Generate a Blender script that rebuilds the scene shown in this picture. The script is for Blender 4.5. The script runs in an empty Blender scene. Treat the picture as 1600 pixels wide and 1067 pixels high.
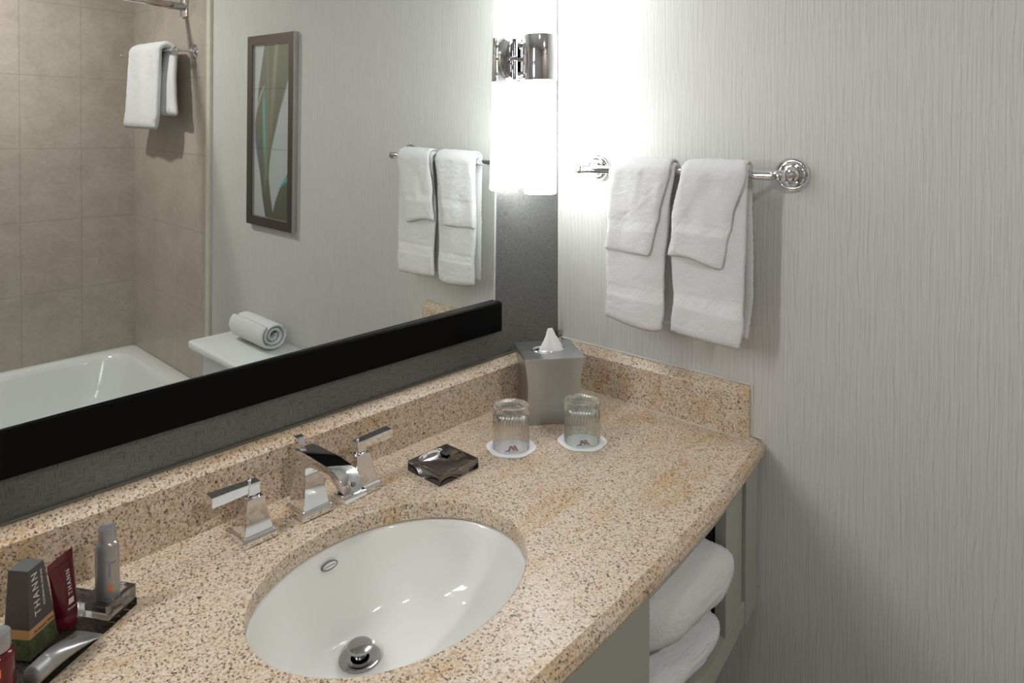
import bpy, bmesh, math, random
from mathutils import Vector, Matrix, noise
PI = math.pi
random.seed(7)
S = bpy.context.scene
COL = S.collection

# ------------------------------------------------------------------ camera, world, lights, exposure
H = 0.90                                   # worktop height; the room corner is at x=0, y=0
cam_d = bpy.data.cameras.new('camera'); cam = bpy.data.objects.new('camera', cam_d); COL.objects.link(cam)
cam.location = (-1.3135, -1.0625, H + 0.5934)
cam.rotation_mode = 'XYZ'
_yaw, _pit, _rol = -0.822, -0.0225, -0.0012
cam.rotation_euler = (Matrix.Rotation(_yaw, 4, 'Z') @ Matrix.Rotation(PI/2 + _pit, 4, 'X') @ Matrix.Rotation(_rol, 4, 'Z')).to_euler()
cam_d.sensor_width = 36; cam_d.lens = 36 * 1063.7 / 1600
cam_d.shift_x = 0.0; cam_d.shift_y = (240.9 - 533.5) / 1600
cam_d.clip_start = 0.01
S.camera = cam
w = bpy.data.worlds.new('world'); S.world = w; w.use_nodes = True
w.node_tree.nodes['Background'].inputs[0].default_value = (0.9, 0.93, 1, 1)
w.node_tree.nodes['Background'].inputs[1].default_value = 0.02
S.view_settings.view_transform = 'Standard'; S.view_settings.look = 'None'
S.view_settings.gamma = 1; S.view_settings.use_curve_mapping = False
S.view_settings.exposure = 0.50
SCONCE_EMIT = 12.0
ROOM_H = 2.45

def area_light(name, loc, rot, size, power, color=(1, 0.985, 0.965), shape='DISK', spread=PI):
    d = bpy.data.lights.new(name, 'AREA'); d.shape = shape; d.size = size; d.energy = power; d.color = color; d.spread = spread
    o = bpy.data.objects.new(name, d); o.location = loc; o.rotation_euler = rot; COL.objects.link(o); return o
DOWNLIGHTS = [((-1.30, -0.95, ROOM_H), 1.5), ((-0.93, -2.12, ROOM_H), 13.0)]  # first lamp is an added room fill; second is the light over the tub
for (p, e) in DOWNLIGHTS:
    area_light('downlight_lamp', (p[0], p[1], p[2] - 0.012), (0, 0, 0), 0.11, e)

# ------------------------------------------------------------------ node helpers
class G:
    def __init__(s, name):
        s.m = bpy.data.materials.new(name); s.m.use_nodes = True
        s.t = s.m.node_tree; s.b = s.t.nodes['Principled BSDF']; s.out = s.t.nodes['Material Output']
    def n(s, ty, **kw):
        nd = s.t.nodes.new(ty)
        for k, v in kw.items():
            if hasattr(nd, k) and not k.startswith('i_'): setattr(nd, k, v)
        return nd
    def put(s, sock, v):
        if isinstance(v, bpy.types.NodeSocket): s.t.links.new(v, sock)
        elif v is not None:
            if sock.type == 'RGBA' and len(v) == 3: v = (*v, 1)
            sock.default_value = v
    def math(s, op, a, b=None, c=None, clamp=False):
        nd = s.t.nodes.new('ShaderNodeMath'); nd.operation = op; nd.use_clamp = clamp
        s.put(nd.inputs[0], a)
        if b is not None: s.put(nd.inputs[1], b)
        if c is not None: s.put(nd.inputs[2], c)
        return nd.outputs[0]
    def pos(s):
        nd = s.t.nodes.new('ShaderNodeNewGeometry'); return nd.outputs['Position']
    def objc(s):
        nd = s.t.nodes.new('ShaderNodeTexCoord'); return nd.outputs['Object']
    def sep(s, v):
        nd = s.t.nodes.new('ShaderNodeSeparateXYZ'); s.put(nd.inputs[0], v); return nd.outputs
    def comb(s, x, y, z):
        nd = s.t.nodes.new('ShaderNodeCombineXYZ'); s.put(nd.inputs[0], x); s.put(nd.inputs[1], y); s.put(nd.inputs[2], z); return nd.outputs[0]
    def scale(s, v, sc):
        nd = s.t.nodes.new('ShaderNodeVectorMath'); nd.operation = 'MULTIPLY'; s.put(nd.inputs[0], v); nd.inputs[1].default_value = sc; return nd.outputs[0]
    def noise(s, v, sc, det=2.0, rough=0.5, dist=0.0):
        nd = s.t.nodes.new('ShaderNodeTexNoise'); s.put(nd.inputs['Vector'], v)
        nd.inputs['Scale'].default_value = sc; nd.inputs['Detail'].default_value = det; nd.inputs['Roughness'].default_value = rough
        nd.inputs['Distortion'].default_value = dist
        return nd.outputs['Fac']
    def voro(s, v, sc, out='Distance', feature='F1', rnd=1.0):
        nd = s.t.nodes.new('ShaderNodeTexVoronoi'); nd.feature = feature; s.put(nd.inputs['Vector'], v); nd.inputs['Scale'].default_value = sc
        nd.inputs['Randomness'].default_value = rnd
        return nd.outputs[out]
    def ramp(s, f, stops, interp='LINEAR'):
        nd = s.t.nodes.new('ShaderNodeValToRGB'); s.put(nd.inputs[0], f); cr = nd.color_ramp; cr.interpolation = interp
        while len(cr.elements) < len(stops): cr.elements.new(0.5)
        for e, (p, c) in zip(cr.elements, stops):
            e.position = p; e.color = (*c, 1) if not isinstance(c, (int, float)) else (c, c, c, 1)
        return nd.outputs['Color']
    def mix(s, f, a, b, mode='MIX'):
        nd = s.t.nodes.new('ShaderNodeMix'); nd.data_type = 'RGBA'; nd.blend_type = mode
        s.put(nd.inputs[0], f); s.put(nd.inputs[6], a); s.put(nd.inputs[7], b); return nd.outputs[2]
    def bump(s, h, strength=0.3, dist=0.001):
        nd = s.t.nodes.new('ShaderNodeBump'); s.put(nd.inputs['Height'], h); nd.inputs['Strength'].default_value = strength; nd.inputs['Distance'].default_value = dist
        s.t.links.new(nd.outputs[0], s.b.inputs['Normal'])
    def set(s, **kw):
        for k, v in kw.items(): s.put(s.b.inputs[k.replace('_', ' ')], v)
        return s.m

def plain(name, col, rough=0.5, metal=0.0, var=0.04, sc=40, **kw):
    g = G(name)
    f = g.noise(g.objc(), sc, 3)
    lo = tuple(max(0, c * (1 - var)) for c in col); hi = tuple(min(1, c * (1 + var)) for c in col)
    g.set(Base_Color=g.ramp(f, [(0.3, lo), (0.7, hi)]), Roughness=rough, Metallic=metal, **kw)
    return g.m

# ------------------------------------------------------------------ materials
def mat_wallpaper():
    g = G('string_wallpaper'); p = g.sep(g.pos())
    y, z = g.math('ADD', p[0], p[1]), p[2]
    total = None
    for k, (F, amp, ns, nz, wd, dark) in enumerate([(150, 0.0070, 22, 5.0, 0.060, 0.9), (98, 0.011, 17, 6.0, 0.042, 1.0), (230, 0.004, 34, 3.0, 0.09, 0.5), (73, 0.014, 14, 7.0, 0.034, 1.0)]):
        v = g.comb(g.math('MULTIPLY', y, ns), k * 7.3, g.math('MULTIPLY', z, nz))
        nn = g.noise(v, 1.0, 1.5)
        u = g.math('ADD', y, g.math('MULTIPLY', g.math('SUBTRACT', nn, 0.5), amp * 2))
        fr = g.math('FRACT', g.math('MULTIPLY', u, F))
        d = g.math('ABSOLUTE', g.math('SUBTRACT', fr, 0.5))
        ln = g.math('SUBTRACT', 1.0, g.math('DIVIDE', d, wd), clamp=True)
        vis = g.noise(g.comb(g.math('MULTIPLY', y, 60), k * 3.1 + 9, g.math('MULTIPLY', z, 9)), 1.0, 2)
        ln = g.math('MULTIPLY', ln, g.math('MULTIPLY', g.math('SUBTRACT', vis, 0.25, clamp=True), 2.2 * dark, clamp=True), clamp=True)
        total = ln if total is None else g.math('MAXIMUM', total, ln)
    fine = g.noise(g.comb(g.math('MULTIPLY', y, 900), 0.0, g.math('MULTIPLY', z, 14)), 1.0, 2)
    base = g.ramp(fine, [(0.3, (0.56, 0.56, 0.535)), (0.7, (0.63, 0.63, 0.605))])
    col = g.mix(g.math('MULTIPLY', total, 0.9), base, (0.24, 0.225, 0.205))
    g.bump(g.math('ADD', g.math('MULTIPLY', total, -1.0), g.math('MULTIPLY', fine, 0.6)), 0.25, 0.0006)
    g.set(Base_Color=col, Roughness=0.75); g.b.inputs['Specular IOR Level'].default_value = 0.25
    return g.m
def mat_weave():
    g = G('grey_woven_wallcovering'); p = g.sep(g.pos()); x, z = p[0], p[2]
    cell = g.voro(g.comb(g.math('MULTIPLY', x, 85), 0.0, g.math('MULTIPLY', z, 105)), 1.0, 'Color', rnd=0.6)
    cs = g.sep(cell)[0]
    hl = g.noise(g.comb(g.math('MULTIPLY', x, 60), 3.0, g.math('MULTIPLY', z, 520)), 1.0, 2)
    vl = g.noise(g.comb(g.math('MULTIPLY', x, 520), 5.0, g.math('MULTIPLY', z, 60)), 1.0, 2)
    sel = g.math('GREATER_THAN', cs, 0.5)
    f = g.math('ADD', g.math('MULTIPLY', hl, sel), g.math('MULTIPLY', vl, g.math('SUBTRACT', 1.0, sel)))
    col = g.ramp(f, [(0.36, (0.095, 0.098, 0.093)), (0.46, (0.145, 0.149, 0.142)), (0.7, (0.185, 0.190, 0.182))])
    g.bump(f, 0.35, 0.0008)
    g.set(Base_Color=col, Roughness=0.40, Metallic=0.25); g.b.inputs['Specular IOR Level'].default_value = 0.7
    return g.m
def mat_granite():
    g = G('speckled_beige_granite'); p = g.pos()
    big = g.noise(g.scale(p, (0.55, 2.6, 1.0)), 9, 5, 0.62, 0.5)
    cloud = g.noise(p, 42, 3, 0.6)
    med = g.noise(p, 230, 3, 0.65)
    fine = g.noise(p, 620, 2, 0.6)
    vcol = g.sep(g.voro(p, 430, 'Color'))
    base = g.ramp(med, [(0.28, (0.33, 0.23, 0.14)), (0.42, (0.53, 0.41, 0.28)), (0.54, (0.66, 0.55, 0.42)), (0.70, (0.76, 0.67, 0.55))])
    base = g.mix(g.sep(g.ramp(cloud, [(0.45, 0.0), (0.70, 0.45)]))[0], base, (0.55, 0.38, 0.23))
    rust = g.sep(g.ramp(big, [(0.53, 0.0), (0.64, 1.0)]))[0]
    base = g.mix(g.math('MULTIPLY', rust, 0.62), base, (0.52, 0.30, 0.11))
    gran = g.mix(g.math('MULTIPLY', g.math('GREATER_THAN', vcol[0], 0.62), 0.55), base, (0.68, 0.60, 0.52))
    gran = g.mix(g.math('MULTIPLY', g.math('GREATER_THAN', vcol[1], 0.86), 0.6), gran, (0.33, 0.19, 0.10))
    gran = g.mix(g.math('MULTIPLY', g.math('LESS_THAN', vcol[2], 0.075), 0.85), gran, (0.13, 0.095, 0.065))
    s1 = g.ramp(g.noise(g.scale(p, (1.2, 0.9, 1)), 330, 2, 0.5, 0.6), [(0.315, 1.0), (0.34, 0.0)])
    s2 = g.ramp(g.noise(g.scale(p, (1.3, 0.8, 1)), 190, 2, 0.5, 0.9), [(0.325, 1.0), (0.345, 0.0)])
    gran = g.mix(g.math('MULTIPLY', g.sep(s1)[0], 0.85), gran, (0.10, 0.07, 0.045))
    gran = g.mix(g.math('MULTIPLY', g.sep(s2)[0], 0.9), gran, (0.045, 0.035, 0.028))
    g.set(Base_Color=gran, Roughness=g.math('ADD', 0.24, g.math('MULTIPLY', fine, 0.18))); g.b.inputs['Specular IOR Level'].default_value = 0.3
    return g.m
def mat_tile(axis, j0, jw, z0, zh, name):
    g = G(name); p = g.sep(g.pos()); a, z = p[axis], p[2]
    def joint(v, o, st):
        fr = g.math('FRACT', g.math('ADD', g.math('DIVIDE', g.math('SUBTRACT', v, o), st), 0.5 + 40))
        return g.math('MULTIPLY', g.math('ABSOLUTE', g.math('SUBTRACT', fr, 0.5)), st)
    d = g.math('MINIMUM', joint(a, j0, jw), joint(z, z0, zh))
    m = g.math('SUBTRACT', 1.0, g.math('DIVIDE', g.math('SUBTRACT', d, 0.0012, clamp=True), 0.0010), clamp=True)
    n1 = g.noise(g.pos(), 7, 5, 0.65, 0.5); n2 = g.noise(g.pos(), 60, 3)
    base = g.ramp(g.math('ADD', g.math('MULTIPLY', n1, 0.7), g.math('MULTIPLY', n2, 0.3)), [(0.3, (0.35, 0.30, 0.25)), (0.5, (0.42, 0.365, 0.31)), (0.7, (0.48, 0.425, 0.37))])
    g.bump(g.math('MULTIPLY', m, -1.0), 0.4, 0.001)
    g.set(Base_Color=g.mix(g.math('MULTIPLY', m, 0.45), base, (0.24, 0.20, 0.16)), Roughness=0.33)
    return g.m
def mat_terry(name='white_terry', col=(0.83, 0.83, 0.84), bands=False):
    g = G(name); p = g.pos()
    a = g.noise(p, 420, 3, 0.7); b = g.noise(p, 1300, 2, 0.6)
    h = g.math('ADD', a, g.math('MULTIPLY', b, 0.5))
    g.bump(h, 0.7, 0.004)
    c0 = tuple(c * 0.93 for c in col)
    g.set(Base_Color=g.ramp(a, [(0.3, c0), (0.6, col)]), Roughness=0.95, Sheen_Weight=0.25)
    g.b.inputs['Specular IOR Level'].default_value = 0.1
    return g.m
def mat_dobby():
    g = G('woven_towel_border'); p = g.sep(g.pos())
    u = g.math('ADD', g.math('MULTIPLY', p[1], 1.0), g.math('MULTIPLY', p[0], 0.3))
    s = g.math('SINE', g.math('MULTIPLY', g.math('ADD', u, g.math('MULTIPLY', p[2], 0.8)), 1500))
    g.bump(g.math('ADD', s, g.noise(g.pos(), 900, 2)), 0.5, 0.0009)
    g.set(Base_Color=(0.81, 0.81, 0.82), Roughness=0.85); g.b.inputs['Specular IOR Level'].default_value = 0.15
    return g.m
def mat_glass(name, col=(0.96, 1, 0.985), rough=0.0, ior=1.5, clear=0.0):
    g = G(name); f = g.noise(g.objc(), 20, 1)
    hi = col; lo = tuple(c * 0.985 for c in col)
    g.set(Base_Color=g.ramp(f, [(0.4, lo), (0.6, hi)]), Roughness=rough, IOR=ior, Transmission_Weight=1.0)
    if clear:
        tr_ = g.n('ShaderNodeBsdfTransparent'); tr_.inputs[0].default_value = (*tuple(c ** 0.5 for c in col), 1); mx = g.n('ShaderNodeMixShader'); mx.inputs[0].default_value = clear
        g.t.links.new(g.b.outputs[0], mx.inputs[1]); g.t.links.new(tr_.outputs[0], mx.inputs[2]); g.t.links.new(mx.outputs[0], g.out.inputs[0])
    return g.m
def mat_brushed(name, col, rough=0.3, ax=2, sc=600):
    g = G(name); sc3 = [25, 25, 25]; sc3[ax] = 2.5
    v = g.scale(g.objc(), tuple(sc / 25 * c for c in sc3))
    f = g.noise(v, 1.0, 2)
    g.set(Base_Color=g.ramp(f, [(0.3, tuple(c * 0.9 for c in col)), (0.7, col)]), Roughness=g.math('ADD', rough - 0.05, g.math('MULTIPLY', f, 0.1)), Metallic=1.0)
    return g.m
def mat_emit(name, col, e):
    g = G(name); f = g.noise(g.objc(), 8, 1)
    g.set(Base_Color=(0.9, 0.9, 0.9), Roughness=0.35, Emission_Color=g.ramp(f, [(0.3, tuple(c * 0.98 for c in col)), (0.7, col)]), Emission_Strength=e)
    return g.m
M = dict(
    wallpaper=mat_wallpaper(), weave=mat_weave(), granite=mat_granite(), terry=mat_terry(), dobby=mat_dobby(),
    chrome=plain('polished_chrome', (0.80, 0.80, 0.82), 0.06, 1.0, 0.01),
    darkchrome=plain('satin_nickel_drain', (0.42, 0.41, 0.42), 0.16, 1.0, 0.03),
    mirror=plain('mirror_silvering', (0.90, 0.925, 0.895), 0.0, 1.0, 0.002, 1),
    black=plain('black_lacquer', (0.002, 0.002, 0.0025), 0.28, 0, 0.1, Specular_IOR_Level=0.10),
    porcelain=plain('white_porcelain', (0.80, 0.80, 0.77), 0.07, 0, 0.008, 4),
    acrylic_white=plain('tub_enamel', (0.74, 0.76, 0.75), 0.12, 0, 0.01, 4),
    ceiling=plain('ceiling_paint', (0.6, 0.59, 0.57), 0.9), sidewall=plain('side_wall_paint', (0.36, 0.35, 0.33), 0.85),
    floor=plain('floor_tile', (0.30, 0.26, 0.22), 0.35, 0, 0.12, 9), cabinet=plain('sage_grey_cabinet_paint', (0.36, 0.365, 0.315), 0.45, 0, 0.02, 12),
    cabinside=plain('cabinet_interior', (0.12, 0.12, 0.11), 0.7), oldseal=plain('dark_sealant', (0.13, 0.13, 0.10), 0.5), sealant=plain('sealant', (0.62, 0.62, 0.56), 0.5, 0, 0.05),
    glass=mat_glass('clear_glass', (0.995, 1, 0.998), clear=0.12), greenglass=mat_glass('green_tinted_glass', (0.955, 1, 0.985), clear=0.1), smoke=mat_glass('smoked_acrylic', (0.36, 0.365, 0.39), 0.02, 1.3), clearacry=mat_glass('pale_smoke_acrylic', (0.72, 0.72, 0.74), clear=0.1),
    nickel=mat_brushed('brushed_nickel', (0.50, 0.505, 0.50), 0.36), dark=plain('dark_hollow', (0.01, 0.01, 0.01), 0.8),
    tissue=plain('tissue_paper', (0.86, 0.86, 0.85), 0.9, 0, 0.02, 90), paper=plain('coaster_paper', (0.84, 0.84, 0.85), 0.8, 0, 0.01, 90),
    redink=plain('crimson_ink', (0.30, 0.02, 0.05), 0.6), greyink=plain('grey_ink', (0.22, 0.22, 0.25), 0.6),
    emit=mat_emit('lit_opal_glass', (0.975, 0.99, 1.0), SCONCE_EMIT), emit2=mat_emit('bright_opal_glass', (0.975, 0.99, 1.0), SCONCE_EMIT * 2.3), lampdisc=mat_emit('downlight_lens', (1, 0.95, 0.88), 4.0),
    carton=plain('charcoal_carton', (0.055, 0.048, 0.045), 0.5, 0, 0.04, 60), cartontop=plain('carton_grey', (0.10, 0.10, 0.10), 0.45),
    tan=plain('tan_band', (0.42, 0.23, 0.09), 0.5), green=plain('botanical_green', (0.055, 0.068, 0.026), 0.55, 0, 0.5, 180),
    maroon=plain('maroon_plastic', (0.085, 0.006, 0.014), 0.28), silver=plain('silver_plastic', (0.36, 0.36, 0.355), 0.33, 0.75, 0.03),
    silverdark=plain('dull_silver_cap', (0.36, 0.36, 0.37), 0.36, 0.7, 0.03), whiteink=plain('pale_ink', (0.62, 0.60, 0.58), 0.6),
    darkink=plain('dark_ink', (0.03, 0.03, 0.035), 0.6), orange=plain('orange_ink', (0.85, 0.16, 0.02), 0.5),
    redbottle=plain('translucent_red_plastic', (0.10, 0.005, 0.008), 0.12, 0, 0.1), frame=mat_brushed('bronze_brown_frame', (0.17, 0.15, 0.14), 0.42),
    edge=plain('frame_silver_edge', (0.50, 0.46, 0.46), 0.35, 0.9), tiletrim=plain('tile_edge_trim', (0.60, 0.56, 0.47), 0.4),
    tile_tub=mat_tile(0, -0.246, 0.246, H + 0.451, 0.338, 'beige_wall_tile'), tile_side=mat_tile(1, -2.711, 0.257, H + 0.451, 0.338, 'beige_side_tile'),
    whitetrim=plain('white_trim_paint', (0.7, 0.69, 0.65), 0.5), rod=plain('curtain_rod_metal', (0.50, 0.45, 0.42), 0.2, 1.0),
)

# ------------------------------------------------------------------ object helpers
def wloc(o):
    v = Vector((0, 0, 0))
    while o is not None: v += o.location; o = o.parent
    return v
def obj(name, bm, mat, parent=None, loc=None, smooth=False, kind=None):
    """bm holds WORLD coordinates; the object's origin goes to loc (top level) or to its parent's origin"""
    base = wloc(parent) if parent is not None else Vector(loc if loc is not None else (0, 0, 0))
    bmesh.ops.recalc_face_normals(bm, faces=bm.faces)
    bmesh.ops.translate(bm, verts=bm.verts, vec=-base)
    me = bpy.data.meshes.new(name); bm.to_mesh(me); bm.free()
    for m in (mat if isinstance(mat, (list, tuple)) else [mat]): me.materials.append(m)
    if smooth:
        me.shade_smooth()
        if smooth != 'all': me.set_sharp_from_angle(angle=math.radians(smooth if not isinstance(smooth, bool) else 35))
    o = bpy.data.objects.new(name, me); COL.objects.link(o)
    if parent is not None: o.parent = parent
    else: o.location = base
    if kind: o['kind'] = kind
    return o
def tag(o, label, cat, group=None):
    o['label'] = label; o['category'] = cat
    if group: o['group'] = group
    return o
def thing(name, label, cat, loc, group=None):
    o = bpy.data.objects.new(name, None); o.location = loc; o.empty_display_size = 0.05; COL.objects.link(o)
    return tag(o, label, cat, group)
def struct(name, bm, mat, **k): return obj(name, bm, mat, kind='structure', **k)
def box(x0, x1, y0, y1, z0, z1, bev=0, seg=2, bm=None, rot=None):
    b = bmesh.new()
    bmesh.ops.create_cube(b, size=1.0)
    for v in b.verts: v.co = Vector(((x0 + x1) / 2 + v.co.x * (x1 - x0), (y0 + y1) / 2 + v.co.y * (y1 - y0), (z0 + z1) / 2 + v.co.z * (z1 - z0)))
    if bev: bmesh.ops.bevel(b, geom=b.edges[:], offset=bev, segments=seg, profile=0.5, affect='EDGES')
    if rot: bmesh.ops.rotate(b, verts=b.verts, cent=Vector(((x0 + x1) / 2, (y0 + y1) / 2, (z0 + z1) / 2)), matrix=rot)
    return join(bm, b)
def join(bm, b):
    if bm is None: return b
    me = bpy.data.meshes.new('t'); b.to_mesh(me); b.free(); bm.from_mesh(me); bpy.data.meshes.remove(me); return bm
def frame_of(d):
    d = Vector(d).normalized(); a = Vector((0, 0, 1)) if abs(d.z) < 0.9 else Vector((1, 0, 0))
    x = a.cross(d).normalized(); return x, d.cross(x).normalized(), d
def lathe(prof, cent=(0, 0, 0), axis=(0, 0, 1), n=48, bm=None, cap=True, mod=None):
    """prof: list of (r, h) along the axis"""
    b = bmesh.new(); X, Y, D = frame_of(axis); c = Vector(cent); rings = []
    for i, (r, h) in enumerate(prof):
        if r < 1e-6: rings.append([b.verts.new(c + D * h)]); continue
        ring = []
        for k in range(n):
            a = 2 * PI * k / n; rr = r * (mod(a, i) if mod else 1)
            ring.append(b.verts.new(c + D * h + X * (rr * math.cos(a)) + Y * (rr * math.sin(a))))
        rings.append(ring)
    for p, q in zip(rings, rings[1:]):
        for k in range(n):
            k2 = (k + 1) % n
            if len(p) == 1 and len(q) == 1: continue
            if len(p) == 1: b.faces.new((p[0], q[k], q[k2]))
            elif len(q) == 1: b.faces.new((p[k], p[k2], q[0]))
            else: b.faces.new((p[k], p[k2], q[k2], q[k]))
    if cap:
        for r in (rings[0], rings[-1]):
            if len(r) > 2: b.faces.new(r)
    return join(bm, b)
def tube(pts, r, n=16, bm=None):
    b = bmesh.new(); pts = [Vector(p) for p in pts]; rings = []
    for i, p in enumerate(pts):
        d = (pts[min(i + 1, len(pts) - 1)] - pts[max(i - 1, 0)]); X, Y, D = frame_of(d)
        rr = r[i] if isinstance(r, (list, tuple)) else r
        rings.append([b.verts.new(p + X * rr * math.cos(2 * PI * k / n) + Y * rr * math.sin(2 * PI * k / n)) for k in range(n)])
    for p, q in zip(rings, rings[1:]):
        for k in range(n): b.faces.new((p[k], p[(k + 1) % n], q[(k + 1) % n], q[k]))
    b.faces.new(rings[0]); b.faces.new(rings[-1])
    return join(bm, b)
def loft(secs, bm=None, cap=True):
    """secs: list of closed rings (lists of points, same count)"""
    b = bmesh.new(); R = [[b.verts.new(Vector(p)) for p in s] for s in secs]; n = len(R[0])
    for p, q in zip(R, R[1:]):
        for k in range(n): b.faces.new((p[k], p[(k + 1) % n], q[(k + 1) % n], q[k]))
    if cap: b.faces.new(R[0]); b.faces.new(R[-1])
    return join(bm, b)
def prism(poly, ax0, ax1, axis, bm=None, bev=0):
    """poly 2D in the two other axes, extruded along axis from ax0 to ax1"""
    def P(a, t): return {0: (t, a[0], a[1]), 1: (a[0], t, a[1]), 2: (a[0], a[1], t)}[axis]
    b = loft([[P(a, ax0) for a in poly], [P(a, ax1) for a in poly]])
    if bev: bmesh.ops.bevel(b, geom=b.edges[:], offset=bev, segments=2, profile=0.5, affect='EDGES')
    return join(bm, b)
def smoothlist(keys, n):
    """keys: list of (t, values...) -> n samples with smoothstep-free linear interpolation, t from first to last"""
    out = []
    t0, t1 = keys[0][0], keys[-1][0]
    for i in range(n):
        t = t0 + (t1 - t0) * i / (n - 1); j = 0
        while j < len(keys) - 2 and t > keys[j + 1][0]: j += 1
        a, b = keys[j], keys[j + 1]; f = (t - a[0]) / (b[0] - a[0]) if b[0] != a[0] else 0
        out.append(tuple(a[k] + (b[k] - a[k]) * f for k in range(len(a))))
    return out
def interp(keys, t):
    if t <= keys[0][0]: return keys[0][1]
    for a, b in zip(keys, keys[1:]):
        if t <= b[0]:
            f = (t - a[0]) / (b[0] - a[0]); f = f * f * (3 - 2 * f); return a[1] + (b[1] - a[1]) * f
    return keys[-1][1]
def thick_sheet(grid, th, jitter=0.0006, seed=0, matfn=None):
    """grid[i][j] mid-surface points -> closed rounded sheet of thickness th (scalar or function(i,j))"""
    ni, nj = len(grid), len(grid[0]); b = bmesh.new(); rnd = random.Random(seed)
    tf = th if callable(th) else (lambda i, j: th)
    def P(i, j): return grid[max(0, min(ni - 1, i))][max(0, min(nj - 1, j))]
    def nrm(i, j):
        a = P(i + 1, j) - P(i - 1, j); c = P(i, j + 1) - P(i, j - 1); return a.cross(c).normalized()
    T, B = [], []
    for i in range(ni):
        rt, rb = [], []
        for j in range(nj):
            nn = nrm(i, j); p = grid[i][j]; ed = min(i, ni - 1 - i, j, nj - 1 - j)
            s = 0.55 if ed == 0 else (0.86 if ed == 1 else 1.0)
            h = tf(i, j) / 2 * s
            rt.append(b.verts.new(p + nn * (h + rnd.uniform(-jitter, jitter))))
            rb.append(b.verts.new(p - nn * (h + rnd.uniform(-jitter, jitter))))
        T.append(rt); B.append(rb)
    def face(vs, mi):
        f = b.faces.new(vs); f.material_index = mi
    for i in range(ni - 1):
        for j in range(nj - 1):
            mi = matfn(i, j) if matfn else 0
            face((T[i][j], T[i][j + 1], T[i + 1][j + 1], T[i + 1][j]), mi); face((B[i][j], B[i + 1][j], B[i + 1][j + 1], B[i][j + 1]), mi)
    loop = [(i, 0) for i in range(ni)] + [(ni - 1, j) for j in range(1, nj)] + [(i, nj - 1) for i in range(ni - 2, -1, -1)] + [(0, j) for j in range(nj - 2, 0, -1)]
    mids = []
    for (i, j) in loop:
        out = (P(i, j) - P(i + (1 if i == 0 else -1 if i == ni - 1 else 0), j + (1 if j == 0 else -1 if j == nj - 1 else 0))).normalized()
        mids.append(b.verts.new(P(i, j) + out * tf(i, j) * 0.35 + Vector([rnd.uniform(-jitter, jitter) for _ in range(3)])))
    L = len(loop)
    for k in range(L):
        (i, j), (i2, j2) = loop[k], loop[(k + 1) % L]
        face((T[i][j], mids[k], mids[(k + 1) % L], T[i2][j2]), 0); face((B[i][j], B[i2][j2], mids[(k + 1) % L], mids[k]), 0)
    return b
def text(s, size, org, xd, yd, mat, parent, name='lettering', ext=0.0001, mapf=None, spacing=1.0, align='LEFT'):
    c = bpy.data.curves.new('t', 'FONT'); c.body = s; c.size = size; c.extrude = ext; c.space_character = spacing; c.align_x = align; c.resolution_u = 3
    t = bpy.data.objects.new('t', c); COL.objects.link(t)
    dg = bpy.context.evaluated_depsgraph_get(); me = bpy.data.meshes.new_from_object(t.evaluated_get(dg))
    bpy.data.objects.remove(t); bpy.data.curves.remove(c)
    b = bmesh.new(); b.from_mesh(me); bpy.data.meshes.remove(me)
    if mapf:
        for _ in range(5):
            le = [e for e in b.edges if e.calc_length() > 0.0016]
            if not le: break
            bmesh.ops.subdivide_edges(b, edges=le, cuts=1); bmesh.ops.triangulate(b, faces=b.faces)
    X, Y = Vector(xd).normalized(), Vector(yd).normalized(); N = X.cross(Y); o = Vector(org)
    for v in b.verts:
        v.co = mapf(v.co.x, v.co.y, v.co.z) if mapf else o + X * v.co.x + Y * v.co.y + N * v.co.z
    return obj(name, b, mat, parent)
def flat(polys, org, xd, yd, mat, parent, name, ext=0.0002):
    X, Y = Vector(xd).normalized(), Vector(yd).normalized(); N = X.cross(Y); o = Vector(org); b = bmesh.new()
    for pl in polys:
        loft([[o + X * x + Y * y for (x, y) in pl], [o + X * x + Y * y + N * ext for (x, y) in pl]], bm=b)
    return obj(name, b, mat, parent)

# ------------------------------------------------------------------ the room
XL, YB = -2.45, -2.711
YT = -1.875                                                     # where the tub tiling starts on the right wall
struct('floor', box(XL, 0, YB, 0, -0.05, 0), M['floor'])
struct('ceiling', box(XL, 0, YB, 0, ROOM_H, ROOM_H + 0.05), M['ceiling'])
struct('wall_back', box(XL, 0.0, 0, 0.08, 0, ROOM_H), M['weave'])
struct('wall_right', box(0, 0.08, YT, 0, 0, ROOM_H), M['wallpaper'])
struct('wall_right_tiled', box(-0.009, 0.08, YB, YT - 0.012, 0, ROOM_H), M['tile_side'])
struct('wall_front', box(XL, 0, YB - 0.08, YB, 0, ROOM_H), M['tile_tub'])
struct('wall_left', box(XL - 0.08, XL, YB, 0, 0, ROOM_H), M['sidewall'])
struct('trim_1', box(-0.014, 0.004, YT - 0.030, YT + 0.004, 0, ROOM_H, 0.003), M['tiletrim'])
struct('baseboard_right', box(-0.012, 0, YT + 0.004, 0, 0, 0.10, 0.003), M['whitetrim'])
struct('baseboard_back', box(XL, -0.012, -0.012, 0, 0, 0.10, 0.003), M['whitetrim'])
struct('trim_2', box(-0.003, 0, -0.003, 0, H + 0.103, ROOM_H), M['whitetrim'])
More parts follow.
